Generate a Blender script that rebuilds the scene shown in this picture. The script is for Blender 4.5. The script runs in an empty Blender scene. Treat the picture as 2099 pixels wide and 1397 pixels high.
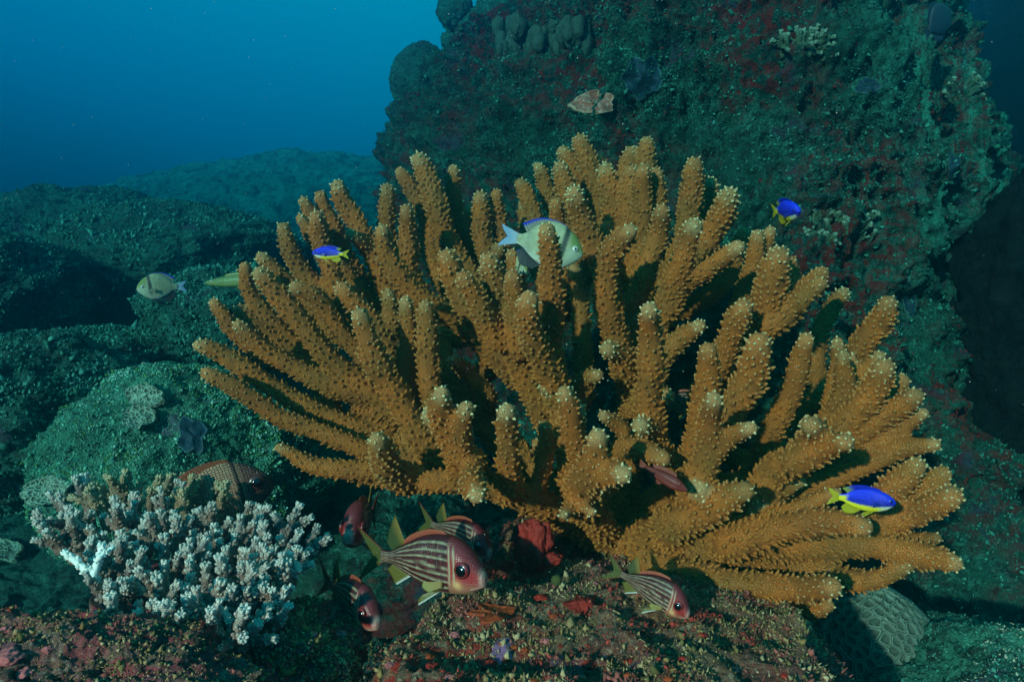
import bpy, math, random
import numpy as np
from mathutils import Vector, Matrix
from mathutils.kdtree import KDTree
from mathutils.bvhtree import BVHTree

R = math.radians
rng = np.random.default_rng(7)
random.seed(7)
SC = bpy.context.scene
COL = SC.collection

# ------------------------------------------------------------------ camera, water light, exposure
HFOV = 70.0
K = 2 * math.tan(R(HFOV / 2)) / 2099.0
CX, CY = 1049.5, 698.5
cam_d = bpy.data.cameras.new('camera')
cam = bpy.data.objects.new('camera', cam_d)
COL.objects.link(cam)
cam_d.sensor_width = 36
cam_d.lens = 18 / math.tan(R(HFOV / 2))
cam_d.clip_start = 0.02
cam_d.clip_end = 400
cam.location = (0, 0, 0)
cam.rotation_euler = (R(90), 0, 0)
SC.camera = cam

SUN_EL, SUN_AZ = 13.0, 31.0          # light comes from behind the camera, a little left and above
sun_d = bpy.data.lights.new('sun', 'SUN')
sun_d.energy = 4.9
sun_d.angle = R(1.2)
sun_d.color = (1.0, 0.93, 0.82)
sun = bpy.data.objects.new('sun', sun_d)
COL.objects.link(sun)
dirv = Vector((math.sin(R(SUN_AZ)) * math.cos(R(SUN_EL)), math.cos(R(SUN_AZ)) * math.cos(R(SUN_EL)), -math.sin(R(SUN_EL))))
sun.rotation_euler = dirv.to_track_quat('-Z', 'Y').to_euler()
sun.location = (-1, -2, 2)

world = bpy.data.worlds.new("World")
SC.world = world
world.use_nodes = True
wn = world.node_tree
wn.nodes.clear()
wo = wn.nodes.new('ShaderNodeOutputWorld')
wb = wn.nodes.new('ShaderNodeBackground')
sky = wn.nodes.new('ShaderNodeTexSky')
sky.sky_type = 'NISHITA'
sky.sun_disc = False
sky.sun_elevation = R(SUN_EL)
sky.sun_rotation = R(180 + SUN_AZ)
tc = wn.nodes.new('ShaderNodeTexCoord')
sep = wn.nodes.new('ShaderNodeSeparateXYZ')
wn.links.new(tc.outputs['Generated'], sep.inputs[0])
ramp = wn.nodes.new('ShaderNodeValToRGB')       # daylight filtered by the water column: dim below, brighter towards the surface
e = ramp.color_ramp.elements
e[0].position = 0.30; e[0].color = (0.0, 0.006, 0.008, 1)
e[1].position = 1.0; e[1].color = (0.008, 0.36, 0.31, 1)
for p_, c_ in ((0.5, (0.0, 0.065, 0.14, 1)), (0.58, (0.0, 0.205, 0.45, 1)), (0.70, (0.0, 0.34, 0.56, 1))):
    el = e.new(p_); el.color = c_
mr = wn.nodes.new('ShaderNodeMath'); mr.operation = 'MULTIPLY_ADD'
mr.inputs[1].default_value = 0.5; mr.inputs[2].default_value = 0.5
ax = wn.nodes.new('ShaderNodeMath'); ax.operation = 'MULTIPLY_ADD'; ax.inputs[1].default_value = 0.24; ax.use_clamp = False
wn.links.new(sep.outputs[0], ax.inputs[0]); wn.links.new(sep.outputs[2], ax.inputs[2])
wn.links.new(ax.outputs[0], mr.inputs[0])
wn.links.new(mr.outputs[0], ramp.inputs[0])
mx = wn.nodes.new('ShaderNodeMix'); mx.data_type = 'RGBA'; mx.blend_type = 'MULTIPLY'
mx.inputs[0].default_value = 1.0
skn = wn.nodes.new('ShaderNodeMix'); skn.data_type = 'RGBA'   # the surface scrambles the sky's own pattern
skn.inputs[0].default_value = 0.85
wn.links.new(sky.outputs[0], skn.inputs[6])
skn.inputs[7].default_value = (9, 9, 9, 1)
wn.links.new(skn.outputs[2], mx.inputs[6])
wn.links.new(ramp.outputs[0], mx.inputs[7])
wn.links.new(mx.outputs[2], wb.inputs[0])
wb.inputs[1].default_value = 0.15
wn.links.new(wb.outputs[0], wo.inputs[0])

SC.view_settings.view_transform = 'Standard'
SC.view_settings.look = 'None'
SC.view_settings.gamma = 1
SC.view_settings.exposure = 0.12
SC.cycles.use_denoising = True
SC.cycles.max_bounces = 5
SC.cycles.diffuse_bounces = 2
SC.cycles.volume_bounces = 1
SC.cycles.transparent_max_bounces = 4
SC.cycles.sample_clamp_indirect = 3

def P(px, py, d):
    return np.array([(px - CX) * K * d, d, (CY - py) * K * d])

# ------------------------------------------------------------------ numpy noise
def _hash(ix, iy, iz, seed):
    h = (ix.astype(np.uint32) * np.uint32(374761393) + iy.astype(np.uint32) * np.uint32(668265263)
         + iz.astype(np.uint32) * np.uint32(2246822519) + np.uint32(seed * 974634777 % 4294967296))
    h = (h ^ (h >> np.uint32(13))) * np.uint32(1274126177)
    h = h ^ (h >> np.uint32(16))
    return h.astype(np.float64) / 4294967295.0 * 2 - 1

def vnoise(p, seed=0):
    p = np.asarray(p, float)
    i = np.floor(p).astype(np.int64)
    f = p - i
    f = f * f * f * (f * (f * 6 - 15) + 10)
    out = 0
    for dx in (0, 1):
        wx = f[:, 0] if dx else 1 - f[:, 0]
        for dy in (0, 1):
            wy = f[:, 1] if dy else 1 - f[:, 1]
            for dz in (0, 1):
                wz = f[:, 2] if dz else 1 - f[:, 2]
                out = out + wx * wy * wz * _hash(i[:, 0] + dx, i[:, 1] + dy, i[:, 2] + dz, seed)
    return out

def fbm(p, octs=4, scale=1.0, gain=0.5, seed=0, ridged=False):
    p = np.asarray(p) * scale
    a, s, t = 1.0, 0.0, 0.0
    for o in range(octs):
        n = vnoise(p, seed + o)
        if ridged:
            n = 1 - 2 * np.abs(n)
        s = s + a * n
        t += a
        a *= gain
        p = p * 2.03 + 17.1
    return s / t

def sstep(a, b, x):
    t = np.clip((x - a) / (b - a), 0, 1)
    return t * t * (3 - 2 * t)

# ------------------------------------------------------------------ mesh helpers
def mkmesh(name, V, F, mat, attrs=None):
    if not isinstance(F, (list, tuple)):
        F = [F]
    F = [np.asarray(f) for f in F if len(f)]
    m = bpy.data.meshes.new(name)
    V = np.ascontiguousarray(V, dtype=np.float32)
    m.vertices.add(len(V)); m.vertices.foreach_set('co', V.ravel())
    loops = np.concatenate([f.ravel() for f in F]).astype(np.int32)
    tot = np.concatenate([np.full(len(f), f.shape[1]) for f in F])
    start = np.concatenate([[0], np.cumsum(tot)[:-1]]).astype(np.int32)
    m.loops.add(len(loops)); m.loops.foreach_set('vertex_index', loops)
    m.polygons.add(len(tot)); m.polygons.foreach_set('loop_start', start)
    m.update(calc_edges=True)
    m.validate()
    m.polygons.foreach_set('use_smooth', np.ones(len(m.polygons), dtype=bool))
    for k, v in (attrs or {}).items():
        v = np.asarray(v, dtype=np.float32)
        if v.ndim == 1:
            a = m.attributes.new(k, 'FLOAT', 'POINT'); a.data.foreach_set('value', v)
        else:
            a = m.attributes.new(k, 'FLOAT_COLOR', 'POINT')
            a.data.foreach_set('color', np.c_[v, np.ones(len(v))].astype(np.float32).ravel())
    if mat:
        m.materials.append(mat)
    return m

def obj(name, V, F, mat, parent=None, attrs=None):
    """V in world space when parent is an Empty without rotation; stored relative to the parent's location"""
    if parent is not None and 'origin' in TH.get(parent.name, {}):
        V = np.asarray(V) - TH[parent.name]['origin']
    o = bpy.data.objects.new(name, mkmesh(name, V, F, mat, attrs))
    COL.objects.link(o)
    if parent is not None:
        o.parent = parent
    return o

TH = {}
def tag(o, label, cat, group=None):
    o['label'] = label; o['category'] = cat
    if group: o['group'] = group
    return o

def thing(name, label, cat, loc=(0, 0, 0), group=None, world=True):
    o = bpy.data.objects.new(name, None); COL.objects.link(o)
    o.empty_display_size = 0.02
    o.location = [float(c) for c in loc]
    if world: TH[o.name] = {'origin': np.array(loc, float)}
    return tag(o, label, cat, group)

def merge(parts):
    """parts: list of (V, F quads, dict attrs) -> one"""
    Vs, Fs, A, n = [], [], {}, 0
    for V, F, at in parts:
        Vs.append(V)
        for f in (F if isinstance(F, list) else [F]):
            Fs.append(np.asarray(f) + n)
        for k, v in at.items():
            A.setdefault(k, []).append(v)
        n += len(V)
    by = {}
    for f in Fs:
        if len(f): by.setdefault(f.shape[1], []).append(f)
    return np.concatenate(Vs), [np.concatenate(v) for v in by.values()], {k: np.concatenate(v) for k, v in A.items()}

def crom(pts, n):
    """Catmull-Rom through pts (k, c) resampled to n evenly spaced points"""
    pts = np.asarray(pts, float)
    if len(pts) == 2:
        pts = np.array([pts[0], (pts[0] + pts[1]) / 2, pts[1]])
    q = np.vstack([2 * pts[0] - pts[1], pts, 2 * pts[-1] - pts[-2]])
    out = []
    for i in range(1, len(q) - 2):
        t = np.linspace(0, 1, 14, endpoint=False)[:, None]
        a, b, c, d = q[i - 1], q[i], q[i + 1], q[i + 2]
        out.append(0.5 * ((2 * b) + (-a + c) * t + (2 * a - 5 * b + 4 * c - d) * t ** 2 + (-a + 3 * b - 3 * c + d) * t ** 3))
    out.append(pts[-1:])
    c = np.vstack(out)
    s = np.concatenate([[0], np.cumsum(np.linalg.norm(np.diff(c[:, :3], axis=0), axis=1))])
    u = np.linspace(0, s[-1], n)
    return np.stack([np.interp(u, s, c[:, j]) for j in range(c.shape[1])], 1)

def frames(c):
    t = np.gradient(c, axis=0)
    t /= np.linalg.norm(t, axis=1)[:, None] + 1e-12
    a = np.cross(t[0], [0, 0, 1.0])
    if np.linalg.norm(a) < 0.1: a = np.cross(t[0], [1.0, 0, 0])
    a /= np.linalg.norm(a)
    A = [a]
    for i in range(1, len(c)):
        a = A[-1] - t[i] * np.dot(A[-1], t[i])
        A.append(a / (np.linalg.norm(a) + 1e-12))
    A = np.array(A)
    return t, A, np.cross(t, A)

def tube(c, r, ns=10, capped=True):
    """tube along points c with radii r; both ends rounded"""
    c = np.asarray(c, float); r = np.asarray(r, float)
    t, A, B = frames(c)
    if capped:
        k = 4
        ph = np.linspace(0, math.pi / 2, k + 1)[1:]
        ce = np.array([c[-1] + t[-1] * r[-1] * math.sin(p) for p in ph]); re = r[-1] * np.cos(ph) + 1e-4
        cs = np.array([c[0] - t[0] * r[0] * math.sin(p) for p in ph[::-1]]); rs = r[0] * np.cos(ph[::-1]) + 1e-4
        c = np.vstack([cs, c, ce]); r = np.concatenate([rs, r, re])
        A = np.vstack([np.repeat(A[:1], k, 0), A, np.repeat(A[-1:], k, 0)])
        B = np.vstack([np.repeat(B[:1], k, 0), B, np.repeat(B[-1:], k, 0)])
    th = np.linspace(0, 2 * math.pi, ns, endpoint=False)
    V = c[:, None, :] + r[:, None, None] * (np.cos(th)[None, :, None] * A[:, None, :] + np.sin(th)[None, :, None] * B[:, None, :])
    n = len(c)
    i = np.arange(n - 1)[:, None] * ns; j = np.arange(ns)[None]; j2 = (j + 1) % ns
    F = np.stack([i + j, i + j2, i + ns + j2, i + ns + j], -1).reshape(-1, 4)
    return V.reshape(-1, 3), F

def capsule_tpl(prof, ns=7):
    """prof: list of (radius, height); ends in a point"""
    th = np.linspace(0, 2 * math.pi, ns, endpoint=False)
    V = [np.c_[r * np.cos(th), r * np.sin(th), np.full(ns, h)] for r, h in prof]
    V = np.vstack(V)
    n = len(prof)
    i = np.arange(n - 1)[:, None] * ns; j = np.arange(ns)[None]; j2 = (j + 1) % ns
    F = np.stack([i + j, i + j2, i + ns + j2, i + ns + j], -1).reshape(-1, 4)
    V = np.vstack([V, [[0, 0, prof[-1][1] + prof[-1][0] * 0.35]]])
    b = (n - 1) * ns
    T = np.stack([b + np.arange(ns), b + (np.arange(ns) + 1) % ns, np.full(ns, len(V) - 1)], -1)
    return V, [F, T]

def basis(d):
    d = d / (np.linalg.norm(d, axis=1)[:, None] + 1e-12)
    up = np.where(np.abs(d[:, 2:3]) < 0.9, np.array([[0, 0, 1.0]]), np.array([[1.0, 0, 0]]))
    a = np.cross(up, d); a /= np.linalg.norm(a, axis=1)[:, None] + 1e-12
    b = np.cross(d, a)
    return a, b, d

def scatter(tpl, pos, dirs, sr, sh, spin=True, rg=rng):
    """instances of a template (z is its length) as one array of vertices"""
    tV, tF = tpl
    if not isinstance(tF, list): tF = [tF]
    n = len(pos)
    a, b, d = basis(np.asarray(dirs, float))
    if spin:
        w = rg.uniform(0, 2 * math.pi, n)[:, None]
        a, b = a * np.cos(w) + b * np.sin(w), -a * np.sin(w) + b * np.cos(w)
    sr = np.broadcast_to(sr, n)[:, None, None]; sh = np.broadcast_to(sh, n)[:, None, None]
    V = (pos[:, None, :] + tV[None, :, 0:1] * sr * a[:, None, :] + tV[None, :, 1:2] * sr * b[:, None, :]
         + tV[None, :, 2:3] * sh * d[:, None, :])
    off = (np.arange(n) * len(tV))[:, None, None]
    return V.reshape(-1, 3), [(f[None] + off).reshape(-1, f.shape[1]) for f in tF]

def tri_area(V, F):
    A, B, C, D = (V[F[:, i]] for i in (0, 1, 2, 3))
    n = np.cross(C - A, D - B) / 2
    return np.linalg.norm(n, axis=1), n

def sample_faces(V, F, count, weight=None, rg=rng):
    ar, n = tri_area(V, F)
    if weight is not None: ar = ar * weight
    idx = rg.choice(len(F), count, p=ar / ar.sum())
    u, v = rg.random((2, count, 1))
    A, B, C, D = (V[F[idx, i]] for i in range(4))
    p = (A * (1 - u) + B * u) * (1 - v) + (D * (1 - u) + C * u) * v
    nn = n[idx]; nn = nn / (np.linalg.norm(nn, axis=1)[:, None] + 1e-12)
    return p, nn, idx

def thin_out(p, dist):
    """greedy Poisson thinning; returns kept indices"""
    cell = np.floor(p / dist).astype(int)
    grid, keep = {}, []
    d2 = dist * dist
    pl = p.tolist()
    nb = [(a, b, c) for a in (-1, 0, 1) for b in (-1, 0, 1) for c in (-1, 0, 1)]
    for i, (x, y, z) in enumerate(cell.tolist()):
        q = pl[i]; ok = True
        for a, b, c in nb:
            for j in grid.get((x + a, y + b, z + c), ()):
                w = pl[j]
                if (q[0] - w[0]) ** 2 + (q[1] - w[1]) ** 2 + (q[2] - w[2]) ** 2 < d2:
                    ok = False; break
            if not ok: break
        if ok:
            grid.setdefault((x, y, z), []).append(i); keep.append(i)
    return np.array(keep)

# ------------------------------------------------------------------ materials
class NT:
    def __init__(s, name):
        s.m = bpy.data.materials.new(name); s.m.use_nodes = True
        s.t = s.m.node_tree; s.bs = s.t.nodes['Principled BSDF']; s.out = s.t.nodes['Material Output']
    def n(s, typ, **kw):
        x = s.t.nodes.new('ShaderNode' + typ)
        for k, v in kw.items(): setattr(x, k, v)
        return x
    def l(s, a, b): s.t.links.new(a, b)
    def pos(s):
        return s.n('NewGeometry').outputs['Position']
    def noise(s, vec, scale, detail=4, rough=0.6, dist=0.0):
        x = s.n('TexNoise'); x.inputs['Scale'].default_value = scale; x.inputs['Detail'].default_value = detail
        x.inputs['Roughness'].default_value = rough; x.inputs['Distortion'].default_value = dist
        s.l(vec, x.inputs['Vector']); return x.outputs['Fac']
    def voro(s, vec, scale, feature='F1', out='Distance', rand=1.0):
        x = s.n('TexVoronoi'); x.feature = feature; x.inputs['Scale'].default_value = scale
        x.inputs['Randomness'].default_value = rand
        s.l(vec, x.inputs['Vector']); return x.outputs[out]
    def ramp(s, fac, stops):
        x = s.n('ValToRGB'); e = x.color_ramp.elements
        while len(e) > len(stops): e.remove(e[-1])
        while len(e) < len(stops): e.new(1)
        for i, (p, c) in enumerate(stops):
            e[i].position = p
            e[i].color = (c, c, c, 1) if not isinstance(c, tuple) else (*c, 1)
        s.l(fac, x.inputs[0]); return x.outputs[0]
    def mix(s, fac, a, b, mode='MIX'):
        x = s.n('Mix'); x.data_type = 'RGBA'; x.blend_type = mode
        for i, v in ((0, fac), (6, a), (7, b)):
            if isinstance(v, (int, float)): x.inputs[i].default_value = v
            elif isinstance(v, tuple): x.inputs[i].default_value = (*v, 1)
            else: s.l(v, x.inputs[i])
        return x.outputs[2]
    def math(s, op, a, b=None):
        x = s.n('Math'); x.operation = op
        for i, v in ((0, a), (1, b)):
            if v is None: continue
            if isinstance(v, (int, float)): x.inputs[i].default_value = v
            else: s.l(v, x.inputs[i])
        return x.outputs[0]
    def attr(s, name, out='Fac'):
        x = s.n('Attribute'); x.attribute_name = name; return x.outputs[out]
    def bump(s, h, strength=0.5, dist=0.005, normal=None):
        x = s.n('Bump'); x.inputs['Strength'].default_value = strength; x.inputs['Distance'].default_value = dist
        s.l(h, x.inputs['Height'])
        if normal is not None: s.l(normal, x.inputs['Normal'])
        return x.outputs[0]
    def done(s, col, rough=0.8, normal=None, spec=0.3):
        if isinstance(col, tuple): s.bs.inputs['Base Color'].default_value = (*col, 1)
        else: s.l(col, s.bs.inputs['Base Color'])
        if isinstance(rough, (int, float)): s.bs.inputs['Roughness'].default_value = rough
        else: s.l(rough, s.bs.inputs['Roughness'])
        s.bs.inputs['Specular IOR Level'].default_value = spec
        if normal is not None: s.l(normal, s.bs.inputs['Normal'])
        return s.m

def reef_mat(name, base, alt, pale, red=None, red_amt=0.5, fine=1.0, purple=None, dark=(0.012, 0.014, 0.012)):
    """encrusted rock: turf, bare, pale crust and patches of red sponge, fine relief"""
    s = NT(name); p = s.pos()
    c = s.mix(s.ramp(s.noise(p, 6 * fine, 6, 0.65), [(0.38, 0.0), (0.62, 1.0)]), base, alt)
    c = s.mix(s.ramp(s.noise(p, 30 * fine, 8, 0.8, 0.6), [(0.47, 0.0), (0.58, 0.9)]), c, dark)
    n3 = s.noise(p, 75 * fine, 6, 0.85, 1.0)
    n3 = s.math('MULTIPLY', s.ramp(n3, [(0.52, 0.0), (0.60, 1.0)]), s.ramp(s.noise(p, 7 * fine, 3, 0.6), [(0.40, 0.15), (0.60, 1.0)]))
    c = s.mix(n3, c, pale)
    if purple:
        c = s.mix(s.ramp(s.noise(p, 9 * fine, 5, 0.6, 0.5), [(0.60, 0.0), (0.66, 0.8)]), c, purple)
    if red:
        f = s.math('MULTIPLY', s.ramp(s.noise(p, 3.1 * fine, 3, 0.5), [(0.50 - 0.1 * red_amt, 0.0), (0.62, 1.0)]),
                   s.ramp(s.noise(p, 34 * fine, 4, 0.6, 0.3), [(0.52 - 0.08 * red_amt, 0.0), (0.56, 1.0)]))
        c = s.mix(f, c, red)
    if name == 'wall_crust':      # pale weed strands on the right-hand face; fade below paints its dimmer light
        mp = s.n('Mapping'); mp.inputs['Scale'].default_value = (22, 22, 3.5); s.l(p, mp.inputs[0])
        sx = s.n('SeparateXYZ'); s.l(p, sx.inputs[0])
        f = s.math('MULTIPLY', s.ramp(s.noise(mp.outputs[0], 1.0, 6, 0.75, 0.8), [(0.46, 0.0), (0.62, 0.85)]), s.math('MULTIPLY', s.ramp(sx.outputs[0], [(0.78, 0.0), (1.0, 1.0)]), s.ramp(sx.outputs[2], [(0.02, 0.12), (0.45, 1.0)])))
        c = s.mix(f, c, (0.05, 0.36, 0.27))
    h = s.math('ADD', s.math('MULTIPLY', s.noise(p, 45 * fine, 8, 0.75, 0.4), 1.0),
               s.math('MULTIPLY', s.voro(p, 120 * fine), 0.35))
    b1 = s.bump(h, 1.0, 0.02 / fine)
    b2 = s.bump(s.noise(p, 260 * fine, 4, 0.7), 0.7, 0.004 / fine, b1)
    return s.done(c, 0.85, b2, 0.25)

M = {}
M['wall'] = reef_mat('wall_crust', (0.018, 0.11, 0.072), (0.008, 0.048, 0.036), (0.07, 0.30, 0.23), red=(0.22, 0.012, 0.01), red_amt=0.9, fine=0.9,
                     purple=(0.06, 0.05, 0.09))
M['floor'] = reef_mat('floor_crust', (0.27, 0.17, 0.09), (0.26, 0.08, 0.06), (0.55, 0.42, 0.28), red=(0.42, 0.035, 0.02), red_amt=0.8, fine=1.7,
                      purple=(0.16, 0.07, 0.12), dark=(0.03, 0.03, 0.02))
M['slope'] = reef_mat('slope_crust_hazed', (0.03, 0.16, 0.12), (0.018, 0.10, 0.08), (0.09, 0.30, 0.24), red=None, fine=0.7, purple=(0.07, 0.06, 0.10), dark=(0.022, 0.042, 0.032))  # lighter, with lifted darks, to paint in haze on the left ridges
M['far'] = reef_mat('far_crust_hazed', (0.06, 0.38, 0.36), (0.04, 0.28, 0.27), (0.1, 0.45, 0.40), red=None, fine=0.35)  # teal brightened to paint in the haze of distance
M['knoll'] = reef_mat('knoll_crust', (0.06, 0.30, 0.20), (0.025, 0.13, 0.09), (0.2, 0.50, 0.38), red=None, fine=1.3, purple=(0.10, 0.09, 0.14))
M['pinkrock'] = reef_mat('pink_rock', (0.32, 0.15, 0.11), (0.16, 0.13, 0.08), (0.45, 0.36, 0.28), red=(0.45, 0.06, 0.08), red_amt=0.9, fine=1.6,
                         purple=(0.24, 0.09, 0.12))

def coral_mat(name, base, tipc, nubc, dark, rough=0.65):
    s = NT(name); p = s.pos()
    v = s.voro(p, 330, 'DISTANCE_TO_EDGE')
    c = s.mix(s.ramp(s.noise(p, 18, 4, 0.65), [(0.38, 0.0), (0.64, 1.0)]), base, tuple(x * 0.55 for x in base))
    c = s.mix(s.ramp(s.noise(p, 9, 3, 0.6), [(0.45, 0.0), (0.70, 0.55)]), c, (base[0] * 0.55, base[1] * 1.0, base[2] * 1.6))
    c = s.mix(s.ramp(v, [(0.02, 0.55), (0.12, 0.0)]), c, dark)
    c = s.mix(s.attr('nub'), c, nubc)
    t = s.attr('tip')
    t2 = s.math('MULTIPLY', t, s.ramp(s.noise(p, 90, 2, 0.5), [(0.3, 0.65), (0.6, 1.0)]))
    c = s.mix(t2, c, tipc)
    h = s.math('ADD', s.ramp(v, [(0.0, 0.0), (0.15, 1.0)]), s.math('MULTIPLY', s.noise(p, 500, 2, 0.6), 0.5))
    return s.done(c, rough, s.bump(h, 0.8, 0.0014), 0.35)
M['coral'] = coral_mat('tan_coral', (0.57, 0.155, 0.020), (0.86, 0.76, 0.40), (0.66, 0.24, 0.04), (0.20, 0.075, 0.016))

def plain(name, col, rough=0.7, bscale=120, bstr=0.5, bdist=0.004, vary=0.35, spec=0.35, emission=None):
    s = NT(name); p = s.pos()
    n = s.noise(p, bscale * 0.3, 4, 0.6)
    c = s.mix(s.ramp(n, [(0.35, 0.0), (0.65, vary)]), col, tuple(x * 0.35 for x in col))
    return s.done(c, rough, s.bump(s.noise(p, bscale, 5, 0.7), bstr, bdist), spec)

def attr_mat(name, rough=0.6, bscale=300, bstr=0.3, bdist=0.001, spec=0.4, scales=False, trans=0.0):
    s = NT(name); c = s.attr('Col', 'Color'); tcd = s.n('TexCoord').outputs['Object']
    if scales:
        mp = s.n('Mapping'); mp.inputs['Scale'].default_value = (1.0, 0.001, 1.3); s.l(tcd, mp.inputs[0])
        v = s.voro(mp.outputs[0], scales, 'DISTANCE_TO_EDGE', 'Distance', 0.35)
        h = s.ramp(v, [(0.0, 0.0), (0.18, 1.0)])
        c = s.mix(s.ramp(v, [(0.0, 0.30), (0.12, 0.0)]), c, s.mix(1.0, c, (0.25, 0.25, 0.3), 'MULTIPLY'))
        nb = s.bump(h, bstr, bdist)
    else:
        nb = s.bump(s.noise(s.pos(), bscale, 3, 0.6), bstr, bdist)
    m = s.done(c, rough, nb, spec)
    if trans:
        s.bs.inputs['Transmission Weight'].default_value = 0
        s.bs.inputs['Subsurface Weight'].default_value = 0
    return m

# ------------------------------------------------------------------ haze (the water itself)
HZ = bpy.data.materials.new('water_haze'); HZ.use_nodes = True
ht = HZ.node_tree; ht.nodes.clear()
ho = ht.nodes.new('ShaderNodeOutputMaterial'); hv = ht.nodes.new('ShaderNodeVolumePrincipled')
hv.inputs['Color'].default_value = (0.003, 0.145, 0.225, 1)
hv.inputs['Absorption Color'].default_value = (0.085, 0.64, 0.70, 1)
hv.inputs['Density'].default_value = 0.50
hv.inputs['Anisotropy'].default_value = 0.88
ht.links.new(hv.outputs[0], ho.inputs['Volume'])
hx0, hx1, hy0, hy1, hz0, hz1 = -9, 9, -0.45, 15, -4.0, 2.6
hV = np.array([[x, y, z] for x in (hx0, hx1) for y in (hy0, hy1) for z in (hz0, hz1)], float)
hF = np.array([[0, 1, 3, 2], [4, 6, 7, 5], [0, 4, 5, 1], [2, 3, 7, 6], [0, 2, 6, 4], [1, 5, 7, 3]])
hz = obj('haze', hV, hF, HZ)
hz.data.polygons.foreach_set('use_smooth', np.zeros(6, dtype=bool))
hz['kind'] = 'stuff'

# ------------------------------------------------------------------ setting: seabed
def gauss(x, y, cx, cy, sx, sy):
    return np.exp(-((x - cx) / sx) ** 2 - ((y - cy) / sy) ** 2)

def ground_h(x, y):
    h = -0.62 + 0 * x
    # rise of the reef slope to the left and far away
    h += sstep(1.1, 4.5, y) * (0.72 * sstep(0.6, -1.2, x))
    h += sstep(4.0, 9.0, y) * 0.5
    # mound that carries the big coral, with a broken diagonal edge on its left
    m = gauss(x, y, 0.10, 1.00, np.where(x < 0.10, 0.66, 0.40), 0.62)
    q = np.c_[x, y, 0 * x]
    xl = np.interp(y, [0.3, 0.55, 0.75, 0.92, 1.08, 1.3], [-0.26, -0.24, -0.20, -0.06, -0.01, -0.06]) + 0.05 * fbm(q, 3, 6, seed=61)
    m = m * (0.25 + 0.75 * sstep(-0.15, 0.13, x - xl))
    h = np.maximum(h, -0.80 + 0.46 * np.minimum(1.0, 1.5 * m))
    # left foreground rock under the plate coral
    h = np.maximum(h, -0.75 + 0.20 * np.minimum(1.0, 1.3 * gauss(x, y, -0.42, 0.72, 0.30, 0.26)))
    return h

def seabed():
    na, nr = 620, 640
    a = np.tan(np.linspace(R(-62), R(62), na))
    r = np.concatenate([np.geomspace(0.30, 2.2, 430), np.geomspace(2.2, 14.5, nr - 430 + 1)[1:]])
    A, Y = np.meshgrid(a, r)
    X = A * Y
    x, y = X.ravel(), Y.ravel()
    z = ground_h(x, y)
    p = np.c_[x, y, np.zeros_like(x)]
    z = z + 0.035 * fbm(p, 3, 3.2, seed=3) + 0.05 * sstep(1.2, 3, y) * fbm(p, 3, 2.0, seed=33) + 0.020 * fbm(p, 5, 12, 0.6, seed=5, ridged=True) + 0.006 * fbm(p, 3, 55, 0.6, seed=9)
    V = np.c_[x, y, z]
    i = np.arange(len(r) - 1)[:, None] * na; j = np.arange(na - 1)[None]
    F = np.stack([i + j, i + j + 1, i + na + j + 1, i + na + j], -1).reshape(-1, 4)
    o = obj('seabed', V, F, M['floor'])
    o['kind'] = 'structure'
    # colour: shallow floor material blends by position, farther slope uses the slope crust
    o.data.materials.append(M['slope'])
    fc = V[F].mean(1)
    w = fc[:, 1] + 0.10 * vnoise(fc * 9, 4) + 0.9 * np.clip(fc[:, 0] - 0.45, 0, 1) + 0.1 * (fc[:, 0] < -0.2)
    o.data.polygons.foreach_set('material_index', (w > 1.42).astype(np.int32))
    o.data.update()
    return V, F
SBV, SBF = seabed()

BVH = {}
def addbvh(key, V, F):
    BVH[key] = BVHTree.FromPolygons(np.asarray(V).tolist(), np.asarray(F).tolist())
addbvh('seabed', SBV, SBF)

def hit(px, py, keys=None):
    d = Vector(((px - CX) * K, 1, (CY - py) * K)).normalized()
    best = None
    for k in (keys or BVH):
        h = BVH[k].ray_cast(Vector((0, 0, 0)), d)
        if h[0] is not None and (best is None or h[3] < best[3]): best = h
    if best is None: return None, None
    n = best[1]
    if n.dot(d) > 0: n = -n
    return np.array(best[0]), np.array(n)

# ------------------------------------------------------------------ rocks
def rock(name, label, cat, c, rad, mat, seed=0, nu=220, nv=140, amp=0.16, fscale=2.0, fine=0.05, group=None, rot=0.0, flat=-1.0, key=None, rid=0.05):
    """closed boulder: ellipsoid pushed in and out by several sizes of noise"""
    c = np.asarray(c, float); rad = np.asarray(rad, float)
    th = np.linspace(0, 2 * math.pi, nu, endpoint=False); ph = np.linspace(-math.pi / 2 + 0.01, math.pi / 2 - 0.01, nv)
    T, Q = np.meshgrid(th, ph)
    d = np.stack([np.cos(Q) * np.cos(T), np.cos(Q) * np.sin(T), np.sin(Q)], -1).reshape(-1, 3)
    s = 1 + amp * fbm(d, 3, fscale, seed=seed) + rid * fbm(d, 4, fscale * 3, 0.6, seed=seed + 5, ridged=True) + fine * fbm(d, 4, fscale * 9, 0.6, seed=seed + 9)
    v = d * rad * s[:, None]
    v[:, 2] = np.maximum(v[:, 2], flat * rad[2] + 0 * v[:, 2]) if flat > -1 else v[:, 2]
    ca, sa = math.cos(rot), math.sin(rot)
    v = np.c_[v[:, 0] * ca - v[:, 1] * sa, v[:, 0] * sa + v[:, 1] * ca, v[:, 2]] + c
    i = np.arange(nv - 1)[:, None] * nu; j = np.arange(nu)[None]; j2 = (j + 1) % nu
    F = np.stack([i + j, i + j2, i + nu + j2, i + nu + j], -1).reshape(-1, 4)
    o = obj(name, v - c, F, mat)
    o.location = c.tolist()
    tag(o, label, cat, group)
    if key: addbvh(key, v, F); RK[key] = (v, F)
    return o, v, F

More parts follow.
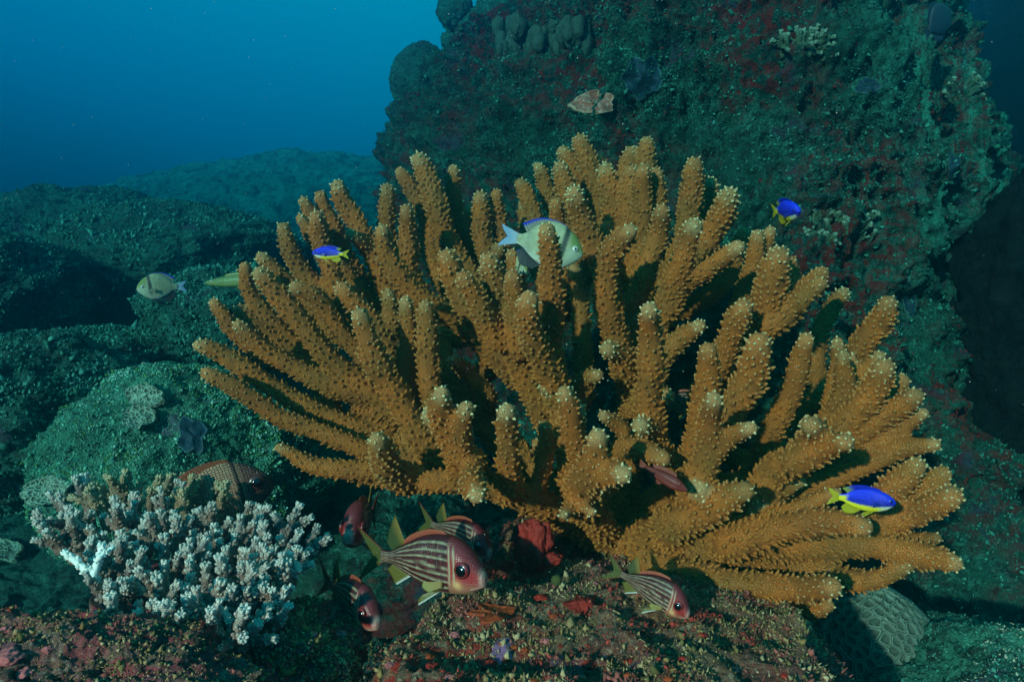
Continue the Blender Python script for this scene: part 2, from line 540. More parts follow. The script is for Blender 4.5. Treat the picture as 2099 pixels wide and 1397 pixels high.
RK = {}
def big_wall():
    foot = [(-0.24, 2.80), (-0.14, 2.45), (0.10, 2.22), (0.50, 2.02), (0.80, 1.86), (0.98, 1.84), (1.22, 1.98), (1.60, 2.45), (1.95, 3.2), (1.9, 4.4),
            (0.8, 5.0), (-0.0, 4.4), (-0.28, 3.4), (-0.24, 2.80)]
    nu, nv = 820, 520
    f = crom(np.c_[foot, np.zeros(len(foot))], 2400)[:, :2]
    # denser where the camera sees it
    s = np.linspace(0, 1, 2400); w = np.where((s < 0.55), 3.2, 1.0); cw = np.cumsum(w); cw = (cw - cw[0]) / (cw[-1] - cw[0])
    u = np.interp(np.linspace(0, 1, nu, endpoint=False), cw, s)
    f = np.c_[np.interp(u, s, f[:, 0]), np.interp(u, s, f[:, 1])]
    cen = np.array([0.75, 3.4])
    z = np.linspace(-1.25, 2.0, nv)
    Z = np.repeat(z[:, None], nu, 1)
    sc = 1 - 0.75 * sstep(1.15, 2.05, Z) ** 2 + 0.05 * sstep(0.3, -0.6, Z)
    X0 = f[None, :, 0]
    X = cen[0] + (X0 - cen[0]) * sc - 0.13 * Z * sstep(-0.1, 0.8, X0) + (0.42 * sstep(0.80, 1.25, Z) + 0.06 * sstep(0.45, 0.0, Z) - 0.09) * sstep(0.5, -0.1, X0)
    Y = cen[1] + (f[None, :, 1] - cen[1]) * sc + 0.10 * Z
    V = np.stack([X, Y, Z], -1).reshape(-1, 3)
    rd = V - np.array([cen[0], cen[1], 0]); rd[:, 2] *= 0.25; rd /= np.linalg.norm(rd, axis=1)[:, None]
    disp = (0.20 * fbm(V, 3, 1.7, seed=41) + 0.11 * fbm(V, 3, 5.0, 0.55, seed=47, ridged=True) + 0.065 * fbm(V, 4, 11, 0.65, seed=51, ridged=True)
            + 0.016 * fbm(V, 3, 55, 0.6, seed=57))
    V = V + rd * disp[:, None]
    i = np.arange(nv - 1)[:, None] * nu; j = np.arange(nu)[None]; j2 = (j + 1) % nu
    F = np.stack([i + j, i + j2, i + nu + j2, i + nu + j], -1).reshape(-1, 4)
    top = np.array([[0.6, 3.6, 2.1]])
    n0 = len(V); V = np.vstack([V, top])
    T = np.stack([(nv - 1) * nu + np.arange(nu), (nv - 1) * nu + (np.arange(nu) + 1) % nu, np.full(nu, n0)], -1)
    o = obj('rock_pinnacle', V, [F, T], M['wall'])
    tag(o, 'huge dark rock pinnacle overgrown with red sponge and algae, towering behind the tan coral', 'rock')
    addbvh('wall', V, F)
    return V, F
WV, WF = big_wall()

# left-hand reef: boulders and ridges
rock('coral_knoll', 'teal lit rounded knoll crusted with honeycomb corals, behind the pale staghorn plate', 'rock', P(395, 960, 1.62), (0.30, 0.30, 0.22), M['knoll'], 11, 320, 220, 0.16, 2.0, 0.035, key='knoll')
rock('coral_boulder', 'broad folded boulder coral on the hazy left skyline', 'boulder coral', P(200, 520, 3.3), (0.40, 0.42, 0.29), M['slope'], 23, 260, 160, 0.24, 2.2, 0.03, key='b1')
rock('coral_boulder', 'small rounded boulder coral at the far left edge of the skyline', 'boulder coral', P(60, 440, 3.6), (0.18, 0.2, 0.10), M['slope'], 29, 120, 80, 0.15, 2.0, 0.03)
rock('reef_ridge', 'long sloping pale ridge running down behind the little white and black fish', 'rock', P(370, 560, 2.9), (0.52, 0.55, 0.26), M['slope'], 37, 320, 200, 0.15, 2.0, 0.035, rot=-0.35, key='b2')
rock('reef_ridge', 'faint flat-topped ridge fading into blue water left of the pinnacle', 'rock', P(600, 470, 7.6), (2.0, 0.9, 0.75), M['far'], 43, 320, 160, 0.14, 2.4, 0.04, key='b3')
rock('boulder', 'dark lumpy boulder low on the left, beneath the little white and black fish', 'rock', P(470, 660, 2.1), (0.24, 0.25, 0.15), M['slope'], 53, 240, 150, 0.2, 2.3, 0.05, key='b4')
rock('boulder', 'dim weedy rock at the left edge below the folded boulder coral', 'rock', P(10, 590, 2.2), (0.20, 0.3, 0.16), M['slope'], 59, 240, 150, 0.2, 2.3, 0.05, key='b5')
rock('boulder', 'algae covered rock filling the lower left edge above the staghorn plate', 'rock', P(40, 860, 1.7), (0.30, 0.3, 0.20), M['slope'], 61, 260, 160, 0.22, 2.3, 0.06, key='b6')
rock('boulder', 'dark hollowed rock between the lower left rock and the teal knoll', 'rock', P(235, 760, 2.1), (0.28, 0.25, 0.13), M['slope'], 67, 240, 150, 0.25, 2.3, 0.07, key='b7')
rock('plate_base_rock', 'pinkish brown crusted rock under the pale staghorn plate, in the lower left corner', 'rock', P(90, 1545, 0.66), (0.22, 0.13, 0.115), M['pinkrock'], 71, 320, 220, 0.26, 2.6, 0.06, key='pk')
rock('crusted_ledge', 'small greenish ledge with pink crusts, between staghorn plate and the striped fish peering out below', 'rock', P(610, 1335, 0.82), (0.07, 0.10, 0.040), M['pinkrock'], 73, 200, 130, 0.3, 2.6, 0.08, key='ledge')
rock('pale_slope_rock', 'pale turfed rock sloping down to the lower right corner', 'rock', P(2060, 1640, 1.12), (0.30, 0.30, 0.24), M['knoll'], 79, 300, 200, 0.12, 2.2, 0.04, key='psl')
rock('boulder', 'shadowy lumpy rock at the right edge beyond the brain coral', 'rock', P(2060, 1230, 2.0), (0.30, 0.3, 0.16), M['slope'], 83, 240, 150, 0.2, 2.4, 0.05, key='b8')
rock('boulder', 'low dim rock just beyond the brain coral', 'rock', P(1900, 1240, 2.4), (0.35, 0.3, 0.14), M['slope'], 89, 240, 150, 0.2, 2.4, 0.05, key='b9')
rock('boulder', 'shaded rock under the left half of the big tan coral, behind the striped fish', 'rock', P(800, 1180, 1.75), (0.42, 0.25, 0.22), M['wall'], 97, 240, 150, 0.22, 2.5, 0.06, key='b10')  # darker crust used to paint in the shade beneath the coral
M['shade_rock'] = reef_mat('shade_painted_rock', (0.002, 0.007, 0.006), (0.001, 0.004, 0.004), (0.005, 0.015, 0.013), fine=0.8)  # near black, so the shade of the right-hand gap is in the colour
rock('shade_black_rock', 'rock face coloured almost black to give the shade at the right edge beyond the pinnacle', 'rock', P(2350, 760, 1.9), (0.46, 0.5, 0.60), M['shade_rock'], 131, 260, 220, 0.2, 2.2, 0.05)
rock('added_dimming_rock', 'added dark rock that dims the blue water in the top right corner behind the pinnacle', 'rock', P(2420, 260, 5.2), (1.5, 1.0, 2.4), M['shade_rock'], 137, 200, 160, 0.15, 2.2, 0.04)  # added to darken the open water in this corner
# lumps on the pinnacle's left skyline
rock('boulder_coral', 'round dark boulder coral jutting from the pinnacle into the blue water', 'boulder coral', P(868, 168, 2.75), (0.115, 0.12, 0.135), M['slope'], 101, 160, 110, 0.12, 2.2, 0.04, key='l1')
t = thing('lobed_coral', 'dark lobed coral silhouette at the top of the pinnacle', 'coral', P(970, 60, 2.7))
for i, (px, py, rr) in enumerate([(935, 25, 40), (980, 60, 48), (925, 85, 22), (1030, 30, 52), (960, 110, 36), (1060, 5, 40), (1010, 100, 45)]):
    c = P(px, py, 2.72 + 0.02 * (i % 3)); q = rr * K * 2.7
    th = np.linspace(0, 2 * math.pi, 60, endpoint=False); ph = np.linspace(-1.56, 1.56, 40)
    T_, Q_ = np.meshgrid(th, ph)
    d = np.stack([np.cos(Q_) * np.cos(T_), np.cos(Q_) * np.sin(T_), np.sin(Q_)], -1).reshape(-1, 3)
    v = c + d * q * (1 + 0.3 * fbm(d + i * 7, 3, 1.8, seed=i) + 0.12 * fbm(d, 3, 7, seed=i + 3))[:, None]
    ii = np.arange(39)[:, None] * 60; jj = np.arange(60)[None]; j2 = (jj + 1) % 60
    obj('lobe', v, np.stack([ii + jj, ii + j2, ii + 60 + j2, ii + 60 + jj], -1).reshape(-1, 4), M['slope'], t)

# ------------------------------------------------------------------ the big tan branching coral
# limbs (skeleton that carries the branches): (px, py, depth), radius in photo pixels
LIMBS = [
    [[(1235, 1130, 1.16), (1150, 1060, 1.13), (1040, 1010, 1.10), (930, 970, 1.12), (800, 930, 1.15), (690, 880, 1.18)], 30, 20],
    [[(1220, 1100, 1.20), (1110, 980, 1.24), (980, 850, 1.28), (900, 720, 1.32), (850, 640, 1.36)], 34, 20],
    [[(1225, 1090, 1.20), (1170, 920, 1.24), (1130, 780, 1.28), (1120, 640, 1.34)], 36, 22],
    [[(1250, 1090, 1.20), (1290, 920, 1.26), (1300, 780, 1.30), (1310, 640, 1.36)], 36, 22],
    [[(1270, 1100, 1.20), (1390, 990, 1.24), (1480, 870, 1.26), (1540, 760, 1.28)], 36, 26],
    [[(1280, 1110, 1.18), (1440, 1030, 1.18), (1590, 960, 1.16), (1700, 890, 1.18), (1760, 840, 1.2)], 34, 24],
    [[(1240, 1120, 1.15), (1150, 1050, 1.07), (1060, 1015, 1.03), (980, 985, 1.02), (860, 985, 1.06), (740, 970, 1.10)], 28, 22],
    [[(1250, 1120, 1.14), (1210, 1040, 1.05), (1180, 990, 1.02)], 32, 28],
    [[(1290, 1130, 1.12), (1380, 1085, 1.06), (1480, 1100, 1.02), (1600, 1110, 1.00), (1720, 1115, 1.0)], 44, 34],
    [[(1270, 1120, 1.16), (1360, 1020, 1.12), (1420, 990, 1.08)], 30, 26],
    [[(1240, 1230, 1.20), (1240, 1170, 1.18), (1250, 1110, 1.17), (1240, 1050, 1.18)], 78, 52],
    [[(1300, 1240, 1.12), (1310, 1160, 1.12), (1330, 1110, 1.12)], 58, 40],
]
# branches: list of paths (tip first) per part; a path is ([(px, py) ...], depth at tip, depth at root, radius at tip, radius at root)
BR = [
 [([(408,707),(480,745),(560,800),(650,850),(760,890)],1.10,1.18,19,21)],
 [([(422,764),(520,815),(600,870),(720,915),(840,945)],1.06,1.13,19,22)],
 [([(572,917),(640,950),(740,965),(850,980)],1.05,1.08,16,22)],
 [([(438,620),(500,690),(565,745),(680,775),(790,805)],1.16,1.24,17,22)],
 [([(487,632),(560,695),(650,755),(740,800)],1.20,1.26,16,20)],
 [([(488,665),(560,730),(680,790),(800,840)],1.12,1.22,18,22)],
 [([(503,545),(520,600),(550,650),(620,720)],1.18,1.24,17,20)],
 [([(536,528),(590,580),(650,640),(720,700)],1.24,1.30,19,21)],
 [([(533,560),(600,640),(660,720),(740,800),(840,870)],1.12,1.22,21,26)],
 [([(580,465),(615,540),(660,600),(710,660),(780,760)],1.20,1.28,18,22)],
 [([(622,411),(640,460),(675,530)],1.28,1.3,16,19),([(617,447),(645,490)],1.24,1.26,14,18)],
 [([(650,441),(665,500),(690,590),(740,700),(820,800)],1.18,1.28,20,24)],
 [([(657,400),(690,470),(725,560),(780,660)],1.30,1.36,18,21)],
 [([(693,382),(720,450),(765,540),(800,620),(870,740)],1.26,1.34,21,25)],
 [([(604,586),(660,620),(710,690),(780,780)],1.14,1.22,17,21)],
 [([(700,590),(750,650),(800,730),(860,830),(930,930)],1.10,1.18,22,27)],
 [([(737,645),(770,725),(800,800),(850,880),(920,950)],1.04,1.12,24,32)],
 [([(796,604),(805,680),(815,760),(850,840)],1.12,1.18,20,22)],
 [([(831,618),(836,700),(842,780),(870,860)],1.10,1.16,20,22)],
 [([(872,627),(872,700),(875,790),(900,870),(960,950)],1.07,1.12,21,28)],
 [([(794,388),(792,440),(795,500),(830,600)],1.30,1.36,19,21)],
 [([(833,430),(836,480),(842,560),(880,640)],1.24,1.32,21,23)],
 [([(784,472),(800,530),(850,600),(920,650),(1000,720)],1.16,1.26,21,25)],
 [([(820,352),(858,420),(900,510),(940,590)],1.38,1.42,18,22)],
 [([(858,327),(880,380),(912,460),(955,550),(990,640)],1.34,1.38,21,25)],
 [([(930,347),(928,400),(950,480),(980,560)],1.40,1.44,18,21)],
 [([(984,404),(986,450),(1000,530),(1030,620)],1.34,1.38,19,22)],
 [([(1018,397),(1020,450),(1030,540),(1050,620)],1.36,1.42,17,20)],
 [([(1066,377),(1090,430),(1112,490),(1140,580)],1.38,1.40,19,22)],
 [([(1103,342),(1125,390),(1155,450),(1190,540)],1.42,1.44,17,20)],
 [([(1148,343),(1168,400),(1195,480),(1220,560)],1.36,1.42,21,23)],
 [([(1153,312),(1180,365),(1205,440)],1.46,1.48,19,21)],
 [([(1188,289),(1203,345),(1225,410),(1245,500),(1260,600)],1.42,1.44,22,24),([(1223,329),(1238,370)],1.44,1.46,16,18)],
 [([(1141,416),(1145,455),(1155,520)],1.28,1.32,19,20)],
 [([(1178,398),(1195,455),(1225,525),(1255,620)],1.24,1.32,22,25)],
 [([(1241,348),(1250,420),(1262,500),(1275,610)],1.34,1.40,21,23)],
 [([(1293,312),(1284,370),(1275,430)],1.46,1.46,20,22)],
 [([(1325,292),(1325,345),(1318,420)],1.44,1.46,18,20)],
 [([(1293,352),(1290,420),(1275,490),(1270,560)],1.32,1.36,19,22)],
 [([(1320,349),(1320,420),(1310,520),(1295,620)],1.28,1.36,21,26),([(1345,357),(1342,420),(1325,500)],1.32,1.36,18,22)],
 [([(1422,338),(1416,400),(1398,480),(1370,560),(1345,650)],1.30,1.36,22,25)],
 [([(1456,376),(1448,420),(1432,490)],1.38,1.40,20,22)],
 [([(1494,402),(1470,455),(1435,520),(1395,580)],1.18,1.28,26,25)],
 [([(1357,433),(1345,490),(1315,570),(1300,650),(1295,760)],1.16,1.26,21,24)],
 [([(1292,473),(1250,525),(1235,600),(1255,670),(1275,740)],1.04,1.18,24,30)],
 [([(1424,463),(1400,540),(1380,600),(1350,670),(1315,740)],1.10,1.22,24,28)],
 [([(1513,506),(1455,550),(1400,585),(1365,640)],1.10,1.18,22,27)],
 [([(1525,476),(1512,515),(1480,580)],1.30,1.32,17,19)],
 [([(1552,482),(1543,560),(1515,640),(1490,730)],1.22,1.28,19,22),([(1579,474),(1565,510),(1550,550)],1.24,1.26,17,18)],
 [([(1597,527),(1578,600),(1560,670),(1525,760),(1490,840)],1.08,1.20,33,33),([(1622,535),(1610,590)],1.16,1.16,18,20),([(1684,560),(1640,610),(1575,670)],1.12,1.12,21,28),([(1680,582),(1640,620)],1.09,1.1,20,24)],
 [([(1729,600),(1702,645),(1682,710),(1675,800)],1.28,1.28,17,22)],
 [([(1819,622),(1800,670),(1770,725),(1735,790)],1.10,1.18,26,26)],
 [([(1524,630),(1500,685),(1478,740),(1440,810)],1.06,1.16,25,28)],
 [([(1451,716),(1450,780),(1440,860),(1415,950),(1395,1000)],0.98,1.08,25,30),([(1556,703),(1535,770),(1495,840),(1445,900)],0.98,1.06,30,34)],
 [([(1653,695),(1637,760),(1610,830),(1580,900)],1.02,1.10,24,26)],
 [([(1717,702),(1712,760),(1700,820)],1.12,1.14,17,20)],
 [([(1730,728),(1722,790),(1690,860),(1645,930)],1.06,1.14,21,26)],
 [([(1803,730),(1770,762),(1735,800)],1.12,1.14,19,21)],
 [([(1812,752),(1785,800),(1740,860),(1690,905)],1.00,1.08,26,30)],
 [([(1850,780),(1815,812),(1760,860)],1.08,1.10,20,22)],
 [([(1876,812),(1830,842),(1760,885),(1700,920)],1.02,1.08,24,25)],
 [([(1893,845),(1850,872),(1790,910),(1720,940)],1.04,1.08,20,23)],
 [([(1917,910),(1850,917),(1780,945),(1690,985),(1600,1010)],1.02,1.10,20,25)],
 [([(1662,872),(1655,905),(1640,945),(1590,965)],0.90,1.04,28,34),([(1735,905),(1685,918),(1630,945)],0.88,0.96,26,32)],
 [([(1541,876),(1495,903),(1455,935)],0.90,0.95,21,26),([(1464,817),(1463,870),(1450,940),(1425,1000)],0.88,0.98,23,34)],
 [([(1331,634),(1330,700),(1334,790),(1338,860),(1335,905)],0.92,1.06,24,32)],
 [([(1434,668),(1395,700),(1350,745),(1330,800)],1.10,1.16,22,27)],
 [([(1003,537),(1018,600),(1045,690),(1075,770),(1105,840)],1.08,1.18,28,32),([(950,570),(985,640),(1020,700)],1.05,1.12,22,26),([(1050,567),(1058,640),(1065,720)],1.05,1.12,21,26)],
 [([(917,527),(940,590),(985,670),(1050,750)],1.14,1.20,26,30)],
 [([(1084,612),(1085,680),(1105,730),(1140,790),(1160,860)],0.99,1.12,28,30)],
 [([(1050,522),(1060,575),(1072,640)],1.18,1.22,18,20)],
 [([(1121,470),(1124,540),(1134,630),(1130,700),(1140,780)],0.98,1.12,24,28)],
 [([(1175,550),(1185,640),(1195,740),(1200,820)],1.30,1.30,18,22)],
 [([(906,806),(912,855),(930,915),(950,960)],0.90,1.00,26,34),([(957,834),(952,880),(945,930)],0.90,0.96,23,28)],
 [([(1039,842),(1040,900),(1047,965),(1060,1005)],0.90,1.00,25,30)],
 [([(774,902),(782,950),(820,985)],0.96,1.05,27,33)],
 [([(979,1016),(976,985),(970,940)],0.86,0.98,26,26)],
 [([(1157,804),(1170,865),(1182,930),(1170,990)],0.92,1.02,24,28)],
 [([(1115,872),(1120,920),(1108,975)],1.02,1.04,17,20)],
 [([(1225,893),(1205,945),(1182,990),(1185,1040)],0.88,0.98,24,34),([(1278,972),(1240,960),(1200,975)],0.86,0.94,25,28)],
 [([(1360,940),(1310,930),(1270,925),(1240,985)],0.98,1.06,22,24)],
 [([(1226,768),(1190,780),(1165,815)],1.12,1.16,19,20)],
 [([(1155,1056),(1170,1035),(1190,1030)],0.92,0.98,15,20)],
 [([(1236,850),(1268,878),(1300,915)],1.14,1.18,17,20)],
 [([(926,738),(960,765),(1000,800)],1.16,1.22,15,18)],
 [([(1528,1005),(1450,1040),(1380,1080)],0.92,1.00,27,42)],
 [([(1772,1080),(1690,1068),(1590,1085),(1500,1110)],0.90,0.97,25,36)],
 [([(1877,955),(1835,1000),(1780,1050),(1720,1100)],0.98,1.02,27,30),([(1932,972),(1880,1020),(1820,1060)],1.00,1.02,24,28),([(1951,1016),(1890,1055),(1800,1090)],0.95,1.00,28,30)],
 [([(1956,1153),(1880,1132),(1790,1112),(1680,1110)],0.94,1.00,25,28)],
 [([(1920,1103),(1870,1110),(1810,1115)],1.02,1.02,17,20)],
 [([(1708,1203),(1640,1215),(1560,1200),(1450,1180),(1340,1150)],0.88,1.02,28,32)],
 [([(1860,1158),(1780,1182),(1690,1172),(1600,1152),(1480,1135),(1360,1125)],0.96,1.04,22,28)],
 [([(1700,1238),(1640,1245),(1570,1225),(1470,1190),(1360,1160)],0.92,1.04,18,28)],
 [([(1640,985),(1570,1020),(1490,1055)],1.04,1.06,18,22)],
 [([(1715,1010),(1630,1038),(1540,1075)],0.98,1.02,19,24)],
 [([(700,505),(725,580),(780,690)],1.40,1.42,19,21)],
 [([(1075,420),(1085,480),(1110,560)],1.48,1.48,17,20)],
 [([(1215,370),(1235,440),(1245,520)],1.50,1.48,18,20)],
 [([(1600,640),(1540,700),(1480,790)],1.30,1.32,18,22)],
 [([(1690,800),(1640,860),(1570,940)],1.26,1.26,20,22)],
 [([(560,590),(620,680),(700,760)],1.32,1.34,18,20)],
 [([(860,470),(900,560),(960,650)],1.42,1.42,18,22)],
]
NUBH = 0.0056

def big_coral():
    base = P(1240, 1215, 1.17)
    root = thing('tan_branching_coral', 'huge tan branching coral with knobbly pale tipped fingers, filling the middle of the picture', 'coral', base)
    paths = []                                   # (points, radii, part index, arc distance to the tip)
    limb_pts, limb_r, limb_id = [], [], []
    for k, (pts, r0, r1) in enumerate(LIMBS):
        c = np.array([[*P(*p), p[2]] for p in pts])
        n = 60
        cc = crom(c, n)
        rad = np.linspace(r0, r1, n) * K * cc[:, 3]
        limb_pts.append(cc[:, :3]); limb_r.append(rad); limb_id.append(np.full(n, k))
        paths.append((cc[:, :3], rad, -1 - k, np.full(n, 9.0)))
    LP = np.vstack(limb_pts); LR = np.concatenate(limb_r)
    kl = KDTree(len(LP))
    for i, p in enumerate(LP): kl.insert(p, i)
    kl.balance()
    rg = np.random.default_rng(5)
    for b, group in enumerate(BR):
        for g, (pts, d0, d1, r0, r1) in enumerate(group):
            n = len(pts)
            ds = np.linspace(0, 1, n) ** 0.9
            dep = d0 + (d1 - d0) * ds
            c = np.array([[*P(x, y, d), d] for (x, y), d in zip(pts, dep)])
            rr = np.array([r0] + [r0 + (r1 - r0) * q for q in ds[1:]])
            if g == 0:
                co, ix, di = kl.find(c[-1, :3])
                if di > 0.02:
                    # grow on towards the limb that carries it
                    tgt = LP[ix]
                    tdir = c[-1, :3] - c[-2, :3]; tdir /= np.linalg.norm(tdir)
                    mid = c[-1, :3] * 0.5 + tgt * 0.5 + tdir * di * 0.22
                    c = np.vstack([c, [*mid, mid[1]], [*tgt, tgt[1]]]); rr = np.concatenate([rr, [r1 * 1.03, r1 * 1.05]])
            # natural wobble
            cc = crom(np.c_[c, rr], 44)
            L = np.concatenate([[0], np.cumsum(np.linalg.norm(np.diff(cc[:, :3], axis=0), axis=1))])
            tip_t = np.clip(L / 0.03, 0, 1)
            rad = cc[:, 4] * 0.93 * K * cc[:, 3] * (0.84 + 0.16 * tip_t)
            rad = rad * (1 + 0.13 * vnoise(cc[:, :3] * 24 + b * 3.1, 8))
            wob = np.stack([vnoise(cc[:, :3] * 11 + q * 31 + b, 2) for q in range(3)], 1) * 0.008
            paths.append((cc[:, :3] + wob * tip_t[:, None], rad, b, L))
    side = []
    for c_, r_, b_, L_ in paths:
        if b_ < 0 or L_[-1] < 0.10: continue
        for q_ in range(int(rg.random() < 0.3)):
            k_ = int(rg.integers(12, 28))
            t_ = -(c_[k_ + 1] - c_[k_]); t_ /= np.linalg.norm(t_)
            o_ = rg.normal(0, 1, 3); o_ -= t_ * np.dot(o_, t_); o_ /= np.linalg.norm(o_)
            ln = rg.uniform(0.016, 0.038) + r_[k_]
            s_q = np.linspace(1, 0, 12)[:, None]
            cc = c_[k_] + (o_ * 0.75 + t_ * 0.55 * s_q) * ln * s_q
            side.append((cc, r_[k_] * np.linspace(0.62, 0.8, 12), b_, (1 - s_q[:, 0]) * ln))
    paths += side
    # union of all tubes -> one skin
    mb = []
    for c, r, _, _ in paths:
        c2 = c.copy()
        if r[0] > 0: c2[0] = c[0] + (c[1] - c[0]) * 0.2
        V, F = tube(c2[::1], r, 14)
        mb.append((V, F, {}))
    V, F, _ = merge(mb)
    tmp = bpy.data.objects.new('tmp', mkmesh('tmp', V, F, None))
    COL.objects.link(tmp)
    md = tmp.modifiers.new('r', 'REMESH'); md.mode = 'VOXEL'; md.voxel_size = 0.0042; md.adaptivity = 0
    sm = tmp.modifiers.new('s', 'SMOOTH'); sm.factor = 0.6; sm.iterations = 5
    dg = bpy.context.evaluated_depsgraph_get()
    ev = tmp.evaluated_get(dg); me = bpy.data.meshes.new_from_object(ev)
    nV = len(me.vertices); V = np.empty(nV * 3, np.float32); me.vertices.foreach_get('co', V); V = V.reshape(-1, 3).astype(float)
    nF = len(me.polygons); lt = np.empty(nF, np.int32); me.polygons.foreach_get('loop_total', lt)
    li = np.empty(len(me.loops), np.int32); me.loops.foreach_get('vertex_index', li)
    F = li.reshape(-1, 4) if (lt == 4).all() else None
    bpy.data.objects.remove(tmp); bpy.data.meshes.remove(me)
    print('coral skin', nV, nF)
    # nearest skeleton point gives each spot its branch, its distance to the tip and the growth direction
    AP = np.vstack([p[0] for p in paths]); AR = np.concatenate([p[1] for p in paths])
    AI = np.concatenate([np.full(len(p[0]), p[2]) for p in paths]); AL = np.concatenate([p[3] for p in paths])
    AD = np.vstack([-frames(p[0])[0] if p[2] >= 0 else frames(p[0])[0] for p in paths])
    kd = KDTree(len(AP))
    for i, p in enumerate(AP): kd.insert(p, i)
    kd.balance()
    def lookup(Q):
        out = np.empty(len(Q), np.int64)
        for i, q in enumerate(Q.tolist()):
            best, bi = 1e9, 0
            for co, ix, di in kd.find_n(q, 4):
                v = di - AR[ix]
                if v < best: best, bi = v, ix
            out[i] = bi
        return out
    fc = V[F].mean(1)
    fi = lookup(fc)
    part = AI[fi]
    # majority smoothing of the part borders is not needed: borders hide under the knobs
    # vertex attributes from faces
    tipf = np.clip(1 - (AL[fi]) / 0.014, 0, 1)
    rg2 = np.random.default_rng(11)
    pt = {b: rg2.uniform(0.3, 0.85) for b in range(-20, len(BR))}
    for b in (74, 76, 79, 65, 64, 73, 45, 46): pt[b] = 1.0
    tip = np.zeros(nV); cnt = np.zeros(nV)
    val = tipf * np.array([pt[int(q)] for q in part])
    for k in range(4):
        np.add.at(tip, F[:, k], val); np.add.at(cnt, F[:, k], 1)
    tip /= np.maximum(cnt, 1)
    # knobs
    p, n, idx = sample_faces(V, F, 240000)
    ncam = (n * -p).sum(1) / np.linalg.norm(p, axis=1)      # knobs all round, all kept
    keep = thin_out(p, 0.0074)
    keep = keep[rg2.random(len(keep)) > 0.10]
    p, n, idx = p[keep], n[keep], idx[keep]
    fi2 = fi[idx]
    g = AD[fi2]
    al = AL[fi2]
    tipz = np.clip(1 - al / 0.045, 0, 1)
    # small extra knobs crowd the tips
    d = n + g * (0.75 - 0.5 * tipz)[:, None] + rg2.normal(0, 0.2, n.shape)
    m = np.clip(rg2.lognormal(-0.05, 0.28, len(p)), 0.45, 1.6)
    scl = np.clip(AR[fi2] / 0.018, 0.7, 1.15)
    tpl = capsule_tpl([(1.35, -0.35), (1.0, 0.2), (0.74, 0.6), (0.42, 0.92)], 7)
    hgt = NUBH * m * (1 - 0.25 * tipz) * scl
    NV, NF = scatter(tpl, p, d, 0.0024 * (0.9 + 0.2 * m) * scl, hgt)
    nt = len(tpl[0])
    tv = np.repeat(np.clip(val[idx] * 1.4, 0, 1), nt)
    hz_ = np.tile(tpl[0][:, 2], len(p))
    nubv = np.clip((hz_ - 0.3) / 0.7, 0, 1) * 0.6
    tipc = np.clip(tv * np.clip(0.3 + hz_, 0, 1) + np.repeat(np.clip(1 - al / 0.11, 0, 1) * 0.40, nt) * np.clip((hz_ - 0.5) * 2, 0, 1), 0, 1)
    npart = part[idx]
    print('knobs', len(p))
    V = V + 0.0010 * (fbm(V, 3, 120, 0.6, seed=77))[:, None] * np.array([[1, 1, 1]])
    ids = np.unique(part)
    order = np.argsort(ids)
    for b in ids:
        fm = F[part == b]
        u, inv = np.unique(fm, return_inverse=True)
        sv, sf = V[u], inv.reshape(fm.shape)
        ks = np.where(npart == b)[0]
        vi = (ks[:, None] * nt + np.arange(nt)[None]).ravel()
        kv = NV[vi]
        f0 = [(f[:0]) for f in tpl[1]]
        kf = [(f[None] + (np.arange(len(ks)) * nt)[:, None, None]).reshape(-1, f.shape[1]) for f in tpl[1]]
        v, f, at = merge([(sv, sf, {'tip': tip[u] * 0.25, 'nub': np.zeros(len(u))}), (kv, kf, {'tip': tipc[vi], 'nub': nubv[vi]})])
        obj('limb' if b < 0 else 'branch', v, f, M['coral'], root, at)
    return V, F
CV, CF = big_coral()
addbvh('coral', CV, CF)

# ------------------------------------------------------------------ pale staghorn plate, lower left
M['stag'] = coral_mat('pinkish_staghorn', (0.30, 0.17, 0.12), (0.82, 0.80, 0.70), (0.42, 0.28, 0.20), (0.18, 0.09, 0.06), 0.6)
M['stag_tan'] = coral_mat('tan_staghorn', (0.36, 0.20, 0.10), (0.74, 0.62, 0.36), (0.46, 0.29, 0.15), (0.2, 0.1, 0.05), 0.6)
M['bleached'] = plain('bleached_coral', (0.85, 0.88, 0.82), 0.6, 90, 0.5, 0.004, 0.25)
PEB = capsule_tpl([(0.85, -0.5), (1.0, 0.1), (0.95, 0.6), (0.62, 1.05)], 7)

